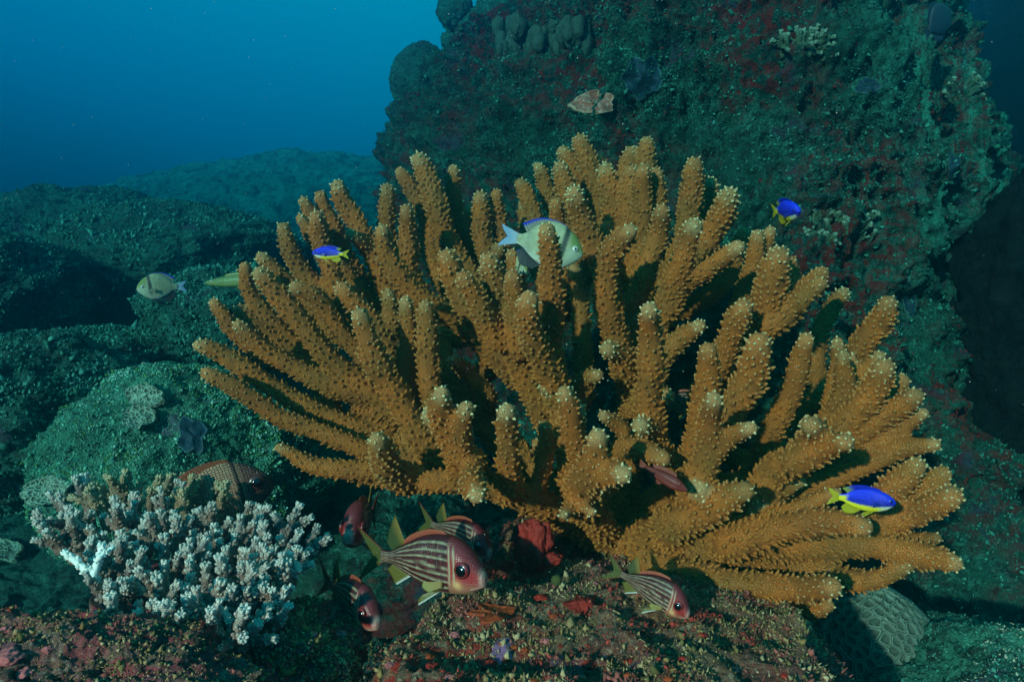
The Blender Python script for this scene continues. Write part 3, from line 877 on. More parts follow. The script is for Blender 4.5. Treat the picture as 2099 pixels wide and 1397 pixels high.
def finger(c0, d, L, r, rg, dens=1.0, tipw=1.0):
    """one knobbly finger: a tapering stem crowded with little round cups"""
    n = 10
    s = np.linspace(0, 1, n)
    bend = rg.normal(0, 0.12, 3)
    c = c0 + d * L * s[:, None] + bend * L * (s ** 2)[:, None] * 0.5
    rad = r * (1.0 - 0.35 * s)
    V, F = tube(c, rad, 8)
    tp = np.clip((np.linalg.norm(V - c0, axis=1) / L - 0.7) * 2.2, 0, 1)
    parts = [(V, F, {'tip': tp * 0.8 * tipw, 'nub': np.zeros(len(V))})]
    k = int(26 * dens)
    q = rg.uniform(0.12, 1.0, k) ** 0.8
    t, A, B = frames(c)
    th = np.arange(k) * 2.4 + rg.uniform(0, 6.28)
    ii = np.clip((q * (n - 1)).astype(int), 0, n - 1)
    nn = A[ii] * np.cos(th)[:, None] + B[ii] * np.sin(th)[:, None]
    pos = c0 + d * L * q[:, None] + bend * L * (q ** 2)[:, None] * 0.5 + nn * (rad[ii] * 0.75)[:, None]
    dd = nn + t[ii] * (0.5 + 1.2 * q ** 3)[:, None]
    m = rg.uniform(0.7, 1.25, k)
    KV, KF = scatter(PEB, pos, dd, r * 0.34 * m, r * 0.62 * m, rg=rg)
    tq = np.repeat(q, len(PEB[0]))
    hz2 = np.tile(PEB[0][:, 2], k)
    parts.append((KV, KF, {'tip': np.clip((tq - 0.40) * 1.3, 0, 1) * np.clip(hz2 + 0.1, 0.15, 1) * tipw, 'nub': np.clip(hz2, 0, 1) * 0.6}))
    # crown at the tip
    kc = 6
    th = np.arange(kc) * 1.05
    nn = A[-1] * np.cos(th)[:, None] + B[-1] * np.sin(th)[:, None]
    CV_, CF_ = scatter(PEB, np.repeat(c[-1:], kc, 0) + nn * r * 0.3, nn * 0.55 + t[-1], r * 0.33, r * 0.8, rg=rg)
    parts.append((CV_, CF_, {'tip': np.full(len(CV_), tipw), 'nub': np.full(len(CV_), 0.5)}))
    return parts

def staghorn_plate():
    # the plate is a shallow dish; u runs across, v runs from its far rim to its near rim
    far, near = P(345, 1075, 1.06), P(400, 1290, 0.70)
    ctr = (far + near) / 2
    root = thing('staghorn_plate_coral', 'low plate of pinkish staghorn coral with white knobbly tips, lower left', 'coral', ctr)
    ax_v = (near - far) / 2
    rg = np.random.default_rng(21)
    pts = []
    # spots given by their place in the picture: rows of finger bases from back to front
    rows = [(1040, 1.03, 190, 440, 10), (1072, 0.98, 120, 455, 12), (1105, 0.93, 95, 600, 16), (1142, 0.89, 110, 625, 16), (1180, 0.85, 205, 622, 14),
            (1215, 0.81, 210, 610, 12), (1250, 0.77, 200, 590, 11), (1290, 0.74, 230, 560, 9), (1318, 0.72, 330, 520, 6)]
    for py, d, x0, x1, n in rows:
        for k in range(n):
            px = x0 + (x1 - x0) * (k + rg.uniform(0.15, 0.85)) / n
            pts.append((px, py + rg.uniform(-14, 14), d + rg.uniform(-0.02, 0.02)))
    pts = pts[:106]
    ccx, ccy = 365, 1190
    nslab = 0
    for px, py, d in pts:
        b = P(px, py, d)
        ox, oy = (px - ccx) / 270, (py - ccy) / 150
        rr = min(1.0, math.hypot(ox, oy))
        out = np.array([ox, -oy * 0.9, 0])
        dr = np.array([0, -0.12, 1.0]) + out * 0.75 * rr + rg.normal(0, 0.16, 3)
        dr /= np.linalg.norm(dr)
        L = rg.uniform(0.040, 0.060) * (0.8 + 0.25 * d)
        r = rg.uniform(0.0055, 0.0073)
        back = py < 1062 and px > 170
        tw = 0.55 if back else rg.uniform(0.65, 1.0)
        parts = finger(b - dr * 0.016, dr, L, r, rg, 1.0, tw)
        for s in range(rg.integers(1, 4)):
            d2 = dr + rg.normal(0, 0.55, 3); d2 /= np.linalg.norm(d2)
            parts += finger(b + dr * L * rg.uniform(0.05, 0.3), d2, L * rg.uniform(0.45, 0.72), r * 0.8, rg, 0.7, tw)
        V, F, at = merge(parts)
        obj('branch', V, F, M['stag_tan'] if back else M['stag'], root, at)
    # the dish the fingers grow from
    nu, nv = 120, 40
    th = np.linspace(0, 2 * math.pi, nu, endpoint=False); rad = np.linspace(0.02, 1, nv)
    T_, Rr = np.meshgrid(th, rad)
    edge = 1 + 0.16 * vnoise(np.c_[np.cos(th) * 2.2, np.sin(th) * 2.2, 0 * th], 5)
    a = Rr * edge[None, :]
    cx_ = np.array([0.105, 0.0, 0.0]); ax_v = ax_v * 0.6
    top = ctr + a[..., None] * (np.cos(T_)[..., None] * cx_ + np.sin(T_)[..., None] * ax_v) + np.array([0, 0, -0.026]) - (1 - a[..., None]) * np.array([0, 0, 0.02])
    top = top.reshape(-1, 3); top[:, 2] += 0.004 * fbm(top, 3, 40, seed=3)
    bot = top + np.array([0, 0, -0.016]) - (1 - a.reshape(-1, 1)) * np.array([0, 0, 0.05])
    i = np.arange(nv - 1)[:, None] * nu; j = np.arange(nu)[None]; j2 = (j + 1) % nu
    F1 = np.stack([i + j, i + j2, i + nu + j2, i + nu + j], -1).reshape(-1, 4)
    N = len(top)
    e = (nv - 1) * nu + np.arange(nu); e2 = (nv - 1) * nu + (np.arange(nu) + 1) % nu
    rim = np.stack([e, e2, e2 + N, e + N], -1)
    V = np.vstack([top, bot])
    obj('plate', V, np.vstack([F1, F1[:, ::-1] + N, rim]), M['pinkrock'], root, {'tip': np.zeros(len(V)), 'nub': np.zeros(len(V))})
    # pedestal
    c = np.array([ctr + [0.0, 0.0, -0.16], ctr + [-0.01, 0.02, -0.20], ctr + [-0.02, 0.03, -0.26]])
    Vp, Fp = tube(crom(c, 20), np.linspace(0.055, 0.07, 20) , 24)
    Vp = Vp + 0.012 * fbm(Vp, 3, 20, seed=8)[:, None]
    obj('stalk', Vp, Fp, M['pinkrock'], root)
    # bleached dead finger
    parts = []
    for a_, b_, ra in (((192, 1180), (132, 1128), 9), ((192, 1180), (215, 1118), 8), ((205, 1142), (228, 1120), 6)):
        A_, B_ = P(*a_, 0.79), P(*b_, 0.80)
        parts += finger(A_, (B_ - A_) / np.linalg.norm(B_ - A_), np.linalg.norm(B_ - A_), ra * K * 0.8, rg, 1.3, 1.0)
    V, F, _ = merge([(a, b, {}) for a, b, c in parts])
    obj('bleached_branch', V, F, M['bleached'], root)['label'] = 'chalk white dead forked branch'
staghorn_plate()

# ------------------------------------------------------------------ brain coral, lower right
def brain_coral():
    c = P(1752, 1345, 1.28); r = 0.137
    nu, nv = 640, 330
    th = np.linspace(0, 2 * math.pi, nu, endpoint=False); ph = np.linspace(-0.75, math.pi / 2 - 0.004, nv)
    T_, Q_ = np.meshgrid(th, ph)
    d = np.stack([np.cos(Q_) * np.cos(T_), np.cos(Q_) * np.sin(T_), np.sin(Q_)], -1).reshape(-1, 3)
    rg = np.random.default_rng(3)
    ns = 800
    k = np.arange(ns) + 0.5
    zz = 1 - 2 * k / ns; an = k * 2.399963
    s = np.c_[np.sqrt(1 - zz ** 2) * np.cos(an), np.sqrt(1 - zz ** 2) * np.sin(an), zz] + rg.normal(0, 0.022, (ns, 3))
    s /= np.linalg.norm(s, axis=1)[:, None]
    w = d + 0.03 * np.stack([vnoise(d * 5 + q * 9, q) for q in range(3)], 1)
    w /= np.linalg.norm(w, axis=1)[:, None]
    D1 = np.empty(len(d)); D2 = np.empty(len(d))
    for a in range(0, len(d), 20000):
        g = np.sqrt(np.maximum(2 - 2 * (w[a:a + 20000] @ s.T), 0))
        g.partition(1, axis=1); D1[a:a + 20000] = g[:, 0]; D2[a:a + 20000] = g[:, 1]
    e_ = (D2 - D1)                                  # 0 at the valley between two cups
    ridge = np.exp(-((e_ - 0.022) / 0.010) ** 2)
    cup = sstep(0.03, 0.09, e_)
    sept = 0.3 * vnoise(d * 150, 6)
    h = 0.0045 * ridge * (1 + sept * 0.6) - 0.0035 * cup
    rr = r * (1 + 0.05 * fbm(d, 2, 1.8, seed=12))
    V = c + d * np.array([1.0, 1.0, 0.98]) * (rr + h)[:, None]
    i = np.arange(nv - 1)[:, None] * nu; j = np.arange(nu)[None]; j2 = (j + 1) % nu
    F = np.stack([i + j, i + j2, i + nu + j2, i + nu + j], -1).reshape(-1, 4)
    sm = NT('brain_coral'); 
    col = sm.mix(sm.attr('rim'), (0.06, 0.085, 0.06), (0.30, 0.40, 0.31))
    col = sm.mix(sm.ramp(sm.noise(sm.pos(), 30, 4, 0.6), [(0.35, 0.0), (0.7, 0.5)]), col, (0.05, 0.055, 0.04))
    m = sm.done(col, 0.7, sm.bump(sm.noise(sm.pos(), 420, 3, 0.7), 0.6, 0.0015), 0.3)
    V = V - c
    o = obj('brain_coral', V, F, m, None, {'rim': np.clip(ridge * (0.75 + sept), 0, 1)})
    o.location = c.tolist()
    tag(o, 'grey-green domed brain coral patterned with ringed cups, under the right end of the tan coral', 'coral')
    addbvh('brain', V + c, F)
brain_coral()

# ------------------------------------------------------------------ fish
def fin_plate(base, outer, col, th=0.010, m=7, rays=True, n=36):
    """a thin membrane with rays between a base line and an outer line; col(u, v) -> rgb"""
    b = crom(np.array(base, float), n); o = crom(np.array(outer, float), n)
    s = np.linspace(0, 1, m)
    u = np.linspace(0, 1, n)
    G = b[None] * (1 - s[:, None, None]) + o[None] * s[:, None, None]
    t = th * (1 - 0.75 * s)[:, None] * (0.75 + (0.25 * np.cos(np.arange(n) * math.pi) if rays else 0))[None]
    out = []
    for sg in (1, -1):
        Q = G.copy(); Q[..., 1] += sg * t / 2
        out.append(Q.reshape(-1, 3))
    V = np.vstack(out)
    i = np.arange(m - 1)[:, None] * n; j = np.arange(n - 1)[None]
    F = np.stack([i + j, i + j + 1, i + n + j + 1, i + n + j], -1).reshape(-1, 4)
    N = m * n
    per = [k for k in range(n)] + [k * n + n - 1 for k in range(1, m)] + [(m - 1) * n + k for k in range(n - 2, -1, -1)] + [k * n for k in range(m - 2, 0, -1)]
    per = np.array(per); p2 = np.roll(per, -1)
    rim = np.stack([per, p2, p2 + N, per + N], -1)
    U, S = np.meshgrid(u, s)
    ray = (0.70 + 0.30 * np.cos(np.arange(n) * math.pi))[None, :].repeat(m, 0) if rays else np.ones((m, n))
    C = col(U.ravel(), S.ravel()) * ray.ravel()[:, None]
    return V, np.vstack([F, F[:, ::-1] + N, rim[:, ::-1]]), np.vstack([C, C])

def const(*c):
    return lambda u, v: np.repeat(np.array([c], float), len(u), 0)

def lerp(a, b, t):
    t = np.asarray(t)[:, None]
    return np.array(a)[None] * (1 - t) + np.array(b)[None] * t

def body_mesh(ctrl, colf, nx=150, ns=72, pw=0.9, bend=0.0):
    c = np.array(ctrl, float)
    x = 0.5 - 0.5 * np.cos(np.linspace(0.0, math.pi, nx)); x = 0.35 * x + 0.65 * np.linspace(0, 1, nx)
    def ip(k):
        q = crom(np.c_[c[:, 0], c[:, k]], 400)
        return np.interp(x, q[:, 0], q[:, 1])
    top, bot, w = ip(1), ip(2), ip(3)
    th = np.linspace(0, 2 * math.pi, ns, endpoint=False)
    cs, sn = np.cos(th), np.sin(th)
    yy = np.sign(cs) * np.abs(cs) ** pw; zz = np.sign(sn) * np.abs(sn) ** pw
    X = np.repeat(x[:, None], ns, 1)
    Y = w[:, None] * yy[None]
    mid = ((top + bot) / 2)[:, None]; hh = ((top - bot) / 2)[:, None]
    Z = mid + hh * zz[None]
    V = np.stack([X, Y, Z], -1).reshape(-1, 3)
    i = np.arange(nx - 1)[:, None] * ns; j = np.arange(ns)[None]; j2 = (j + 1) % ns
    F = np.stack([i + j, i + ns + j, i + ns + j2, i + j2], -1).reshape(-1, 4)
    cap0 = np.arange(ns)[None, :]; cap1 = ((nx - 1) * ns + np.arange(ns))[None, ::-1]
    v = ((Z - bot[:, None]) / (top - bot)[:, None]).ravel()
    C = colf(X.ravel(), v, Y.ravel() / (w.max()), Z.ravel())
    wid = lambda xx, z0: 0
    return V, [F, cap0, cap1], C

def side_y(ctrl, x, z, pw=0.9):
    c = np.array(ctrl, float)
    top, bot, w = (np.interp(x, c[:, 0], c[:, k]) for k in (1, 2, 3))
    q = min(1.0, abs((z - (top + bot) / 2) / ((top - bot) / 2)))
    return w * (1 - q ** (2 / pw)) ** (pw / 2)

M['fish'] = attr_mat('fish_skin', 0.38, scales=55, bstr=0.35, bdist=0.004, spec=0.5)
M['fishbig'] = attr_mat('scaly_skin', 0.42, scales=36, bstr=0.8, bdist=0.012, spec=0.5)
M['fin'] = attr_mat('fin_skin', 0.5, 200, 0.2, 0.002, 0.4)
M['fin'].node_tree.nodes['Principled BSDF'].inputs['Alpha'].default_value = 0.78
def eye_mat(name, c, r=0.12):
    s = NT(name); return s.done(c, r, None, 0.8)
M['pupil'] = eye_mat('eye_black', (0.004, 0.004, 0.006))
M['iris_red'] = eye_mat('iris_red', (0.20, 0.018, 0.018), 0.2)
M['iris_white'] = eye_mat('iris_white', (0.5, 0.52, 0.45), 0.3)
M['iris_blue'] = eye_mat('iris_blue', (0.01, 0.02, 0.35), 0.3)
M['iris_dark'] = eye_mat('iris_dark', (0.09, 0.02, 0.015), 0.3)

def add_eye(root, ctrl, x, z, r, iris, pr=0.55, out=0.35, sock=None):
    for sg in (1, -1):
        y = side_y(ctrl, x, z) * sg
        n = 24
        def ball(c, rad, fl):
            ph = np.linspace(-math.pi / 2 + 0.05, math.pi / 2 - 0.05, 14); th = np.linspace(0, 2 * math.pi, n, endpoint=False)
            T_, Q_ = np.meshgrid(th, ph)
            d = np.stack([np.cos(Q_) * np.cos(T_), np.sin(Q_) * fl, np.cos(Q_) * np.sin(T_)], -1).reshape(-1, 3)
            i = np.arange(13)[:, None] * n; j = np.arange(n)[None]; j2 = (j + 1) % n
            return c + d * rad, np.stack([i + j, i + j2, i + n + j2, i + n + j], -1).reshape(-1, 4)
        V, F = ball(np.array([x, y, z]), r, out)
        e = obj('eye', V, F, M[iris], root)
        V, F = ball(np.array([x + r * 0.05, y + sg * r * out * 0.30, z]), r * pr, out * 1.35)
        obj('pupil', V, F, M['pupil'], e)

def fish_root(name, label, cat, group=None):
    return thing(name, label, cat, (0, 0, 0), group, world=False)

def fcol(o, V, F, C, name, mat, root):
    return obj(name, V, F, mat, root, {'Col': C})

# --- striped squirrelfish
SQ = [(0, .050, -.050, .018), (.10, .055, -.052, .026), (.24, .125, -.105, .052), (.42, .205, -.17, .088), (.58, .235, -.205, .108), (.72, .225, -.205, .115),
      (.84, .160, -.190, .103), (.93, .065, -.155, .072), (.985, -.020, -.120, .044), (1.0, -.05, -.095, .020)]
def sq_col(x, v, y, z):
    red = np.array([0.085, 0.005, 0.008]); cream = np.array([0.42, 0.36, 0.22]); head = np.array([0.36, 0.018, 0.018])
    n = 8.0
    ph = v * n + 0.35 + 0.10 * vnoise(np.c_[x * 14, z * 30, 0 * y], 7)
    st = sstep(0.22, 0.08, np.abs((ph % 1) - 0.5)) * sstep(0.06, 0.10, v) * sstep(0.97, 0.93, v)
    c = lerp(red, cream, st * 0.95)
    c = c * (0.85 + 0.35 * vnoise(np.c_[x * 45, z * 20, y], 3))[:, None] * (0.78 + 0.3 * sstep(0.95, 0.45, v))[:, None]
    edge = 0.70 + 0.03 * np.cos((v - 0.5) * 3)
    h = sstep(-0.012, 0.012, x - edge)
    hc = lerp(head, (0.17, 0.018, 0.024), sstep(0.55, 0.95, v))
    hc = lerp((0.44, 0.15, 0.09), (1, 1, 1), np.zeros_like(x)) * sstep(0.34, 0.12, v)[:, None] + hc * (1 - sstep(0.34, 0.12, v))[:, None]
    for xo, wd in ((0.715, .007), (0.755, .008)):
        q = np.exp(-((x - edge + 0.70 - xo + 0.035 * (v - .5) ** 2) / wd) ** 2) * sstep(0.15, 0.25, v) * sstep(.95, .8, v)
        hc = hc * (1 - q[:, None]) + cream * q[:, None]
    # metallic cheek under the eye
    q = np.exp(-((x - .80) / .035) ** 2 - ((z + .11) / .035) ** 2)
    hc = hc * (1 - q[:, None]) + np.array([0.85, 0.45, 0.18]) * q[:, None]
    q = np.exp(-((x - .985) / .02) ** 2) * 0.5
    hc = hc * (1 - q[:, None]) + np.array([0.8, 0.5, 0.4]) * q[:, None]
    c = c * (1 - h[:, None]) + hc * h[:, None]
    b = sstep(0.07, 0.0, v) * (x < 0.9)
    return c * (1 - b[:, None]) + np.array([0.6, 0.42, 0.2]) * b[:, None]

def squirrel():
    r = fish_root('striped_squirrelfish', '', 'fish', 'striped squirrelfish under the corals')
    V, F, C = body_mesh(SQ, sq_col, 190, 96)
    fcol(None, V, F, C, 'body', M['fish'], r)
    yel = (0.20, 0.16, 0.02); redc = (0.26, 0.02, 0.015); grn = (0.065, 0.085, 0.02)
    # forked tail, two lobes
    tl = lambda u, v: lerp(lerp(redc, grn, np.ones_like(u))[0], yel, v * .6) * sstep(-0.02, .1, u)[:, None] + (1 - sstep(-0.02, .1, u))[:, None] * np.array(redc)
    for sg in (1, -1):
        V, F, C = fin_plate([(.015, 0, .046 * sg), (.005, 0, .02 * sg), (.0, 0, .0)], [(-.27, 0, .235 * sg), (-.185, 0, .115 * sg), (-.10, 0, .0)],
                            lambda u, v: lerp(redc, grn, sstep(0.02, .16, u)) * 0.6 + lerp(redc, yel, sstep(0.02, .2, u)) * 0.4, .012, 8, True, 26)
        fcol(None, V, F, C, 'tail_fin', M['fin'], r)
    # spiny dorsal, low
    V, F, C = fin_plate([(.66, 0, .225), (.50, 0, .215), (.34, 0, .165), (.22, 0, .11)], [(.62, 0, .262), (.48, 0, .262), (.32, 0, .21), (.21, 0, .135)],
                        lambda u, v: lerp((0.45, 0.05, 0.03), (0.55, 0.12, 0.05), v), .012)
    fcol(None, V, F, C, 'dorsal_fin', M['fin'], r)
    V, F, C = fin_plate([(.25, 0, .115), (.18, 0, .09), (.11, 0, .055)], [(.15, 0, .34), (.09, 0, .235), (.055, 0, .115)],
                        lambda u, v: lerp((0.30, 0.18, 0.03), grn, sstep(0, .5, u)), .012)
    fcol(None, V, F, C, 'soft_dorsal_fin', M['fin'], r)
    V, F, C = fin_plate([(.30, 0, -.125), (.20, 0, -.09), (.11, 0, -.052)], [(.13, 0, -.225), (.10, 0, -.16), (.055, 0, -.10)],
                        lambda u, v: lerp((0.85, 0.85, 0.8), yel, sstep(0.02, .16, u)), .012)
    fcol(None, V, F, C, 'anal_fin', M['fin'], r)
    for sg in (1, -1):
        V, F, C = fin_plate([(.60, .045 * sg, -.20), (.56, .045 * sg, -.20), (.53, .04 * sg, -.195)],
                            [(.45, .12 * sg, -.30), (.435, .10 * sg, -.265), (.46, .08 * sg, -.23)],
                            lambda u, v: lerp((0.85, 0.85, 0.8), yel, sstep(0.02, .25, u)), .010)
        fcol(None, V, F, C, 'pelvic_fin', M['fin'], r)
        V, F, C = fin_plate([(.68, .112 * sg, -.09), (.675, .112 * sg, -.115), (.67, .108 * sg, -.14)],
                            [(.53, .155 * sg, -.10), (.52, .155 * sg, -.14), (.56, .145 * sg, -.175)], lambda u, v: lerp((0.5, 0.3, 0.1), (0.45, .40, .12), v), .006)
        fcol(None, V, F, C, 'pectoral_fin', M['fin'], r)
    add_eye(r, SQ, .845, .010, .066, 'iris_red', .74, .40)
    # mouth: thin dark cleft with paler lips
    for z0, cc, nm in ((-.115, (0.40, 0.16, 0.13), 'lip'),):
        pts = []
        for a in np.linspace(-1, 1, 15):
            x = 1.0 - 0.085 * a * a * 1.0; pts.append((x - 0.012, 0.062 * a, z0 - .022 * a * a))
        V, F = tube(crom(pts, 24), np.full(24, .0095), 8)
        fcol(None, V, F, np.repeat([cc], len(V), 0), nm, M['fin'], r)
    return r

# --- blue damselfish with yellow belly and tail
DA = [(0, .055, -.055, .018), (.10, .075, -.075, .024), (.26, .155, -.15, .05), (.46, .205, -.20, .078), (.64, .20, -.20, .086), (.80, .16, -.165, .080),
      (.92, .095, -.105, .058), (.985, .03, -.05, .03), (1.0, -.005, -.03, .014)]
def da_col(x, v, y, z):
    blue = lerp((0.004, 0.010, 0.34), (0.012, 0.03, 0.78), sstep(0.3, 0.8, v + 0.15 * vnoise(np.c_[x * 30, z * 30, y], 2)))
    yel = np.array([0.85, 0.72, 0.01]); wh = np.array([0.75, 0.78, 0.55])
    b = sstep(0.30, 0.20, v + 0.02 * vnoise(np.c_[x * 60, z * 60, y], 5)) * sstep(0.96, 0.84, x) + sstep(0.17, 0.08, x + 0.03 * vnoise(np.c_[x * 50, z * 50, y], 6)) * sstep(.95, .7, v)
    b = np.clip(b, 0, 1)
    low = lerp(yel, wh, sstep(.62, .82, x))
    c = blue * (1 - b[:, None]) + low * b[:, None]
    return c

def damsel():
    r = fish_root('blue_yellow_damselfish', '', 'fish', 'small blue damselfish with yellow bellies')
    V, F, C = body_mesh(DA, da_col, 120, 64)
    fcol(None, V, F, C, 'body', M['fish'], r)
    yel = (0.62, 0.52, 0.01)
    for sg in (1, -1):
        V, F, C = fin_plate([(.02, 0, .055 * sg), (.01, 0, .02 * sg), (.0, 0, .0)], [(-.21, 0, .165 * sg), (-.17, 0, .08 * sg), (-.11, 0, .0)], const(*yel), .012)
        fcol(None, V, F, C, 'tail_fin', M['fin'], r)
    V, F, C = fin_plate([(.74, 0, .185), (.55, 0, .205), (.35, 0, .185), (.14, 0, .09)], [(.70, 0, .215), (.50, 0, .255), (.28, 0, .255), (.04, 0, .17)],
                        lambda u, v: lerp((0.005, 0.015, 0.6), (0.35, 0.38, 0.05), sstep(.72, .95, u)), .012)
    fcol(None, V, F, C, 'dorsal_fin', M['fin'], r)
    V, F, C = fin_plate([(.40, 0, -.19), (.26, 0, -.155), (.13, 0, -.085)], [(.27, 0, -.275), (.12, 0, -.27), (.05, 0, -.17)], const(*yel), .012)
    fcol(None, V, F, C, 'anal_fin', M['fin'], r)
    for sg in (1, -1):
        V, F, C = fin_plate([(.62, .03 * sg, -.195), (.58, .03 * sg, -.20)], [(.42, .07 * sg, -.31), (.46, .055 * sg, -.25)], const(*yel), .010)
        fcol(None, V, F, C, 'pelvic_fin', M['fin'], r)
        V, F, C = fin_plate([(.70, .084 * sg, -.02), (.70, .084 * sg, -.07)], [(.54, .13 * sg, -.03), (.56, .125 * sg, -.11)], const(.02, .04, .45), .005)
        fcol(None, V, F, C, 'pectoral_fin', M['fin'], r)
    add_eye(r, DA, .885, .025, .036, 'iris_blue', .68, .5)
    return r

# --- pale dascyllus with a dark bar
DS = [(0, .07, -.07, .02), (.10, .105, -.11, .03), (.26, .255, -.235, .06), (.45, .345, -.32, .092), (.62, .345, -.325, .105), (.77, .275, -.275, .10),
      (.89, .175, -.195, .078), (.97, .065, -.115, .045), (1.0, -.01, -.065, .02)]
def ds_col(x, v, y, z):
    pale = np.array([0.46, 0.46, 0.27]); dark = np.array([0.015, 0.018, 0.015])
    c = lerp(pale, (0.60, 0.62, 0.50), sstep(.3, 0, v)) * (0.9 + 0.2 * vnoise(np.c_[x * 26, z * 26, y * 3], 4))[:, None]
    hd = sstep(.70, .82, x)
    c = c * (1 - hd[:, None]) + lerp((0.42, 0.48, 0.34), (0.20, 0.26, 0.06), sstep(.35, .75, v)) * hd[:, None]
    bx = 0.69 + 0.06 * (v - .5)
    q = np.exp(-((x - bx) / .045) ** 4) * sstep(.05, .35, v) * 0.95
    c = c * (1 - q[:, None]) + dark * q[:, None]
    q = sstep(.10, .02, x) * .0 + np.exp(-((x - .16) / .05) ** 2) * 0.45
    c = c * (1 - q[:, None]) + np.array([0.2, 0.2, 0.16]) * q[:, None]
    return c

def dascyllus():
    r = fish_root('banded_dascyllus', '', 'fish', 'pale reef fish with a dark bar behind the head')
    V, F, C = body_mesh(DS, ds_col, 130, 72)
    fcol(None, V, F, C, 'body', M['fish'], r)
    tw = lambda u, v: lerp((0.62, 0.75, 0.85), (0.25, 0.5, 0.85), v)
    for sg in (1, -1):
        V, F, C = fin_plate([(.03, 0, .07 * sg), (.01, 0, .03 * sg), (.0, 0, .0)], [(-.27, 0, .165 * sg), (-.22, 0, .08 * sg), (-.15, 0, .0)], tw, .012)
        fcol(None, V, F, C, 'tail_fin', M['fin'], r)
    V, F, C = fin_plate([(.72, 0, .305), (.55, 0, .35), (.35, 0, .305), (.12, 0, .115)], [(.69, 0, .335), (.50, 0, .382), (.27, 0, .37), (.03, 0, .24)],
                        lambda u, v: lerp((0.35, 0.35, 0.28), (0.01, 0.03, 0.65), sstep(.55, .8, v)), .012)
    fcol(None, V, F, C, 'dorsal_fin', M['fin'], r)
    V, F, C = fin_plate([(.42, 0, -.31), (.26, 0, -.235), (.11, 0, -.115)], [(.30, 0, -.40), (.12, 0, -.36), (.03, 0, -.2)], const(.05, .05, .06), .012)
    fcol(None, V, F, C, 'anal_fin', M['fin'], r)
    for sg in (1, -1):
        V, F, C = fin_plate([(.62, .035 * sg, -.315), (.56, .035 * sg, -.32)], [(.42, .08 * sg, -.47), (.45, .06 * sg, -.38)], const(.015, .015, .02), .010)
        fcol(None, V, F, C, 'pelvic_fin', M['fin'], r)
        V, F, C = fin_plate([(.70, .10 * sg, -.05), (.70, .10 * sg, -.12)], [(.54, .15 * sg, -.06), (.57, .145 * sg, -.16)], const(.20, .24, .16), .004)
        fcol(None, V, F, C, 'pectoral_fin', M['fin'], r)
    add_eye(r, DS, .865, .015, .046, 'iris_white', .60, .5)
    return r

# --- brown soldierfish
SO = [(0, .055, -.055, .02), (.10, .075, -.075, .03), (.26, .19, -.18, .065), (.45, .275, -.25, .10), (.64, .285, -.26, .12), (.80, .22, -.225, .115),
      (.92, .12, -.16, .085), (.985, .03, -.10, .05), (1.0, -.02, -.07, .02)]
def so_col(x, v, y, z):
    c = lerp((0.60, 0.26, 0.16), (0.50, 0.25, 0.15), v)
    q = np.exp(-((x - .70) / .022) ** 2) * sstep(.1, .3, v)
    c = c * (1 - q[:, None]) + np.array([0.02, 0.01, 0.01]) * q[:, None]
    h = sstep(.72, .76, x)
    return c * (1 - h[:, None]) + np.array([0.20, 0.07, 0.05]) * h[:, None]

def soldier():
    r = fish_root('brown_soldierfish', 'coppery brown soldierfish half hidden behind the staghorn plate', 'fish')
    V, F, C = body_mesh(SO, so_col, 150, 80)
    fcol(None, V, F, C, 'body', M['fishbig'], r)
    cc = (0.36, 0.08, 0.05)
    for sg in (1, -1):
        V, F, C = fin_plate([(.02, 0, .055 * sg), (.01, 0, .02 * sg), (.0, 0, .0)], [(-.26, 0, .20 * sg), (-.18, 0, .10 * sg), (-.11, 0, .0)], const(*cc), .012)
        fcol(None, V, F, C, 'tail_fin', M['fin'], r)
    V, F, C = fin_plate([(.70, 0, .265), (.50, 0, .275), (.32, 0, .21), (.15, 0, .10)], [(.66, 0, .315), (.46, 0, .335), (.26, 0, .30), (.06, 0, .20)], const(.45, .10, .04), .012)
    fcol(None, V, F, C, 'dorsal_fin', M['fin'], r)
    V, F, C = fin_plate([(.34, 0, -.215), (.24, 0, -.16), (.13, 0, -.085)], [(.18, 0, -.36), (.13, 0, -.26), (.06, 0, -.16)], const(*cc), .012)
    fcol(None, V, F, C, 'anal_fin', M['fin'], r)
    for sg in (1, -1):
        V, F, C = fin_plate([(.62, .045 * sg, -.25), (.56, .045 * sg, -.255)], [(.44, .10 * sg, -.38), (.46, .08 * sg, -.32)], const(*cc), .010)
        fcol(None, V, F, C, 'pelvic_fin', M['fin'], r)
    add_eye(r, SO, .85, .03, .075, 'iris_dark', .7, .42)
    return r

# --- long nosed green fish and small red fish share simple builders
def simple_fish(name, label, ctrl, colf, fc, eye, dors, anal, tail=.2):
    r = fish_root(name, label, 'fish')
    V, F, C = body_mesh(ctrl, colf, 110, 48)
    fcol(None, V, F, C, 'body', M['fish'], r)
    for sg in (1, -1):
        z = ctrl[0][1]
        V, F, C = fin_plate([(.01, 0, z * sg), (.005, 0, z * .5 * sg), (.0, 0, .0)], [(-tail, 0, tail * .6 * sg), (-tail * .9, 0, tail * .3 * sg), (-tail * .8, 0, .0)], const(*fc), .008)
        fcol(None, V, F, C, 'tail_fin', M['fin'], r)
    for nm, (b, o) in (('dorsal_fin', dors), ('anal_fin', anal)):
        V, F, C = fin_plate(b, o, const(*fc), .008)
        fcol(None, V, F, C, nm, M['fin'], r)
    add_eye(r, ctrl, *eye[:3], eye[3], .6, .5)
    return r

def copy_tree(o, parent=None):
    c = o.copy(); COL.objects.link(c); c.parent = parent
    for ch in [q for q in COL.objects if q.parent == o]:
        copy_tree(ch, c)
    return c

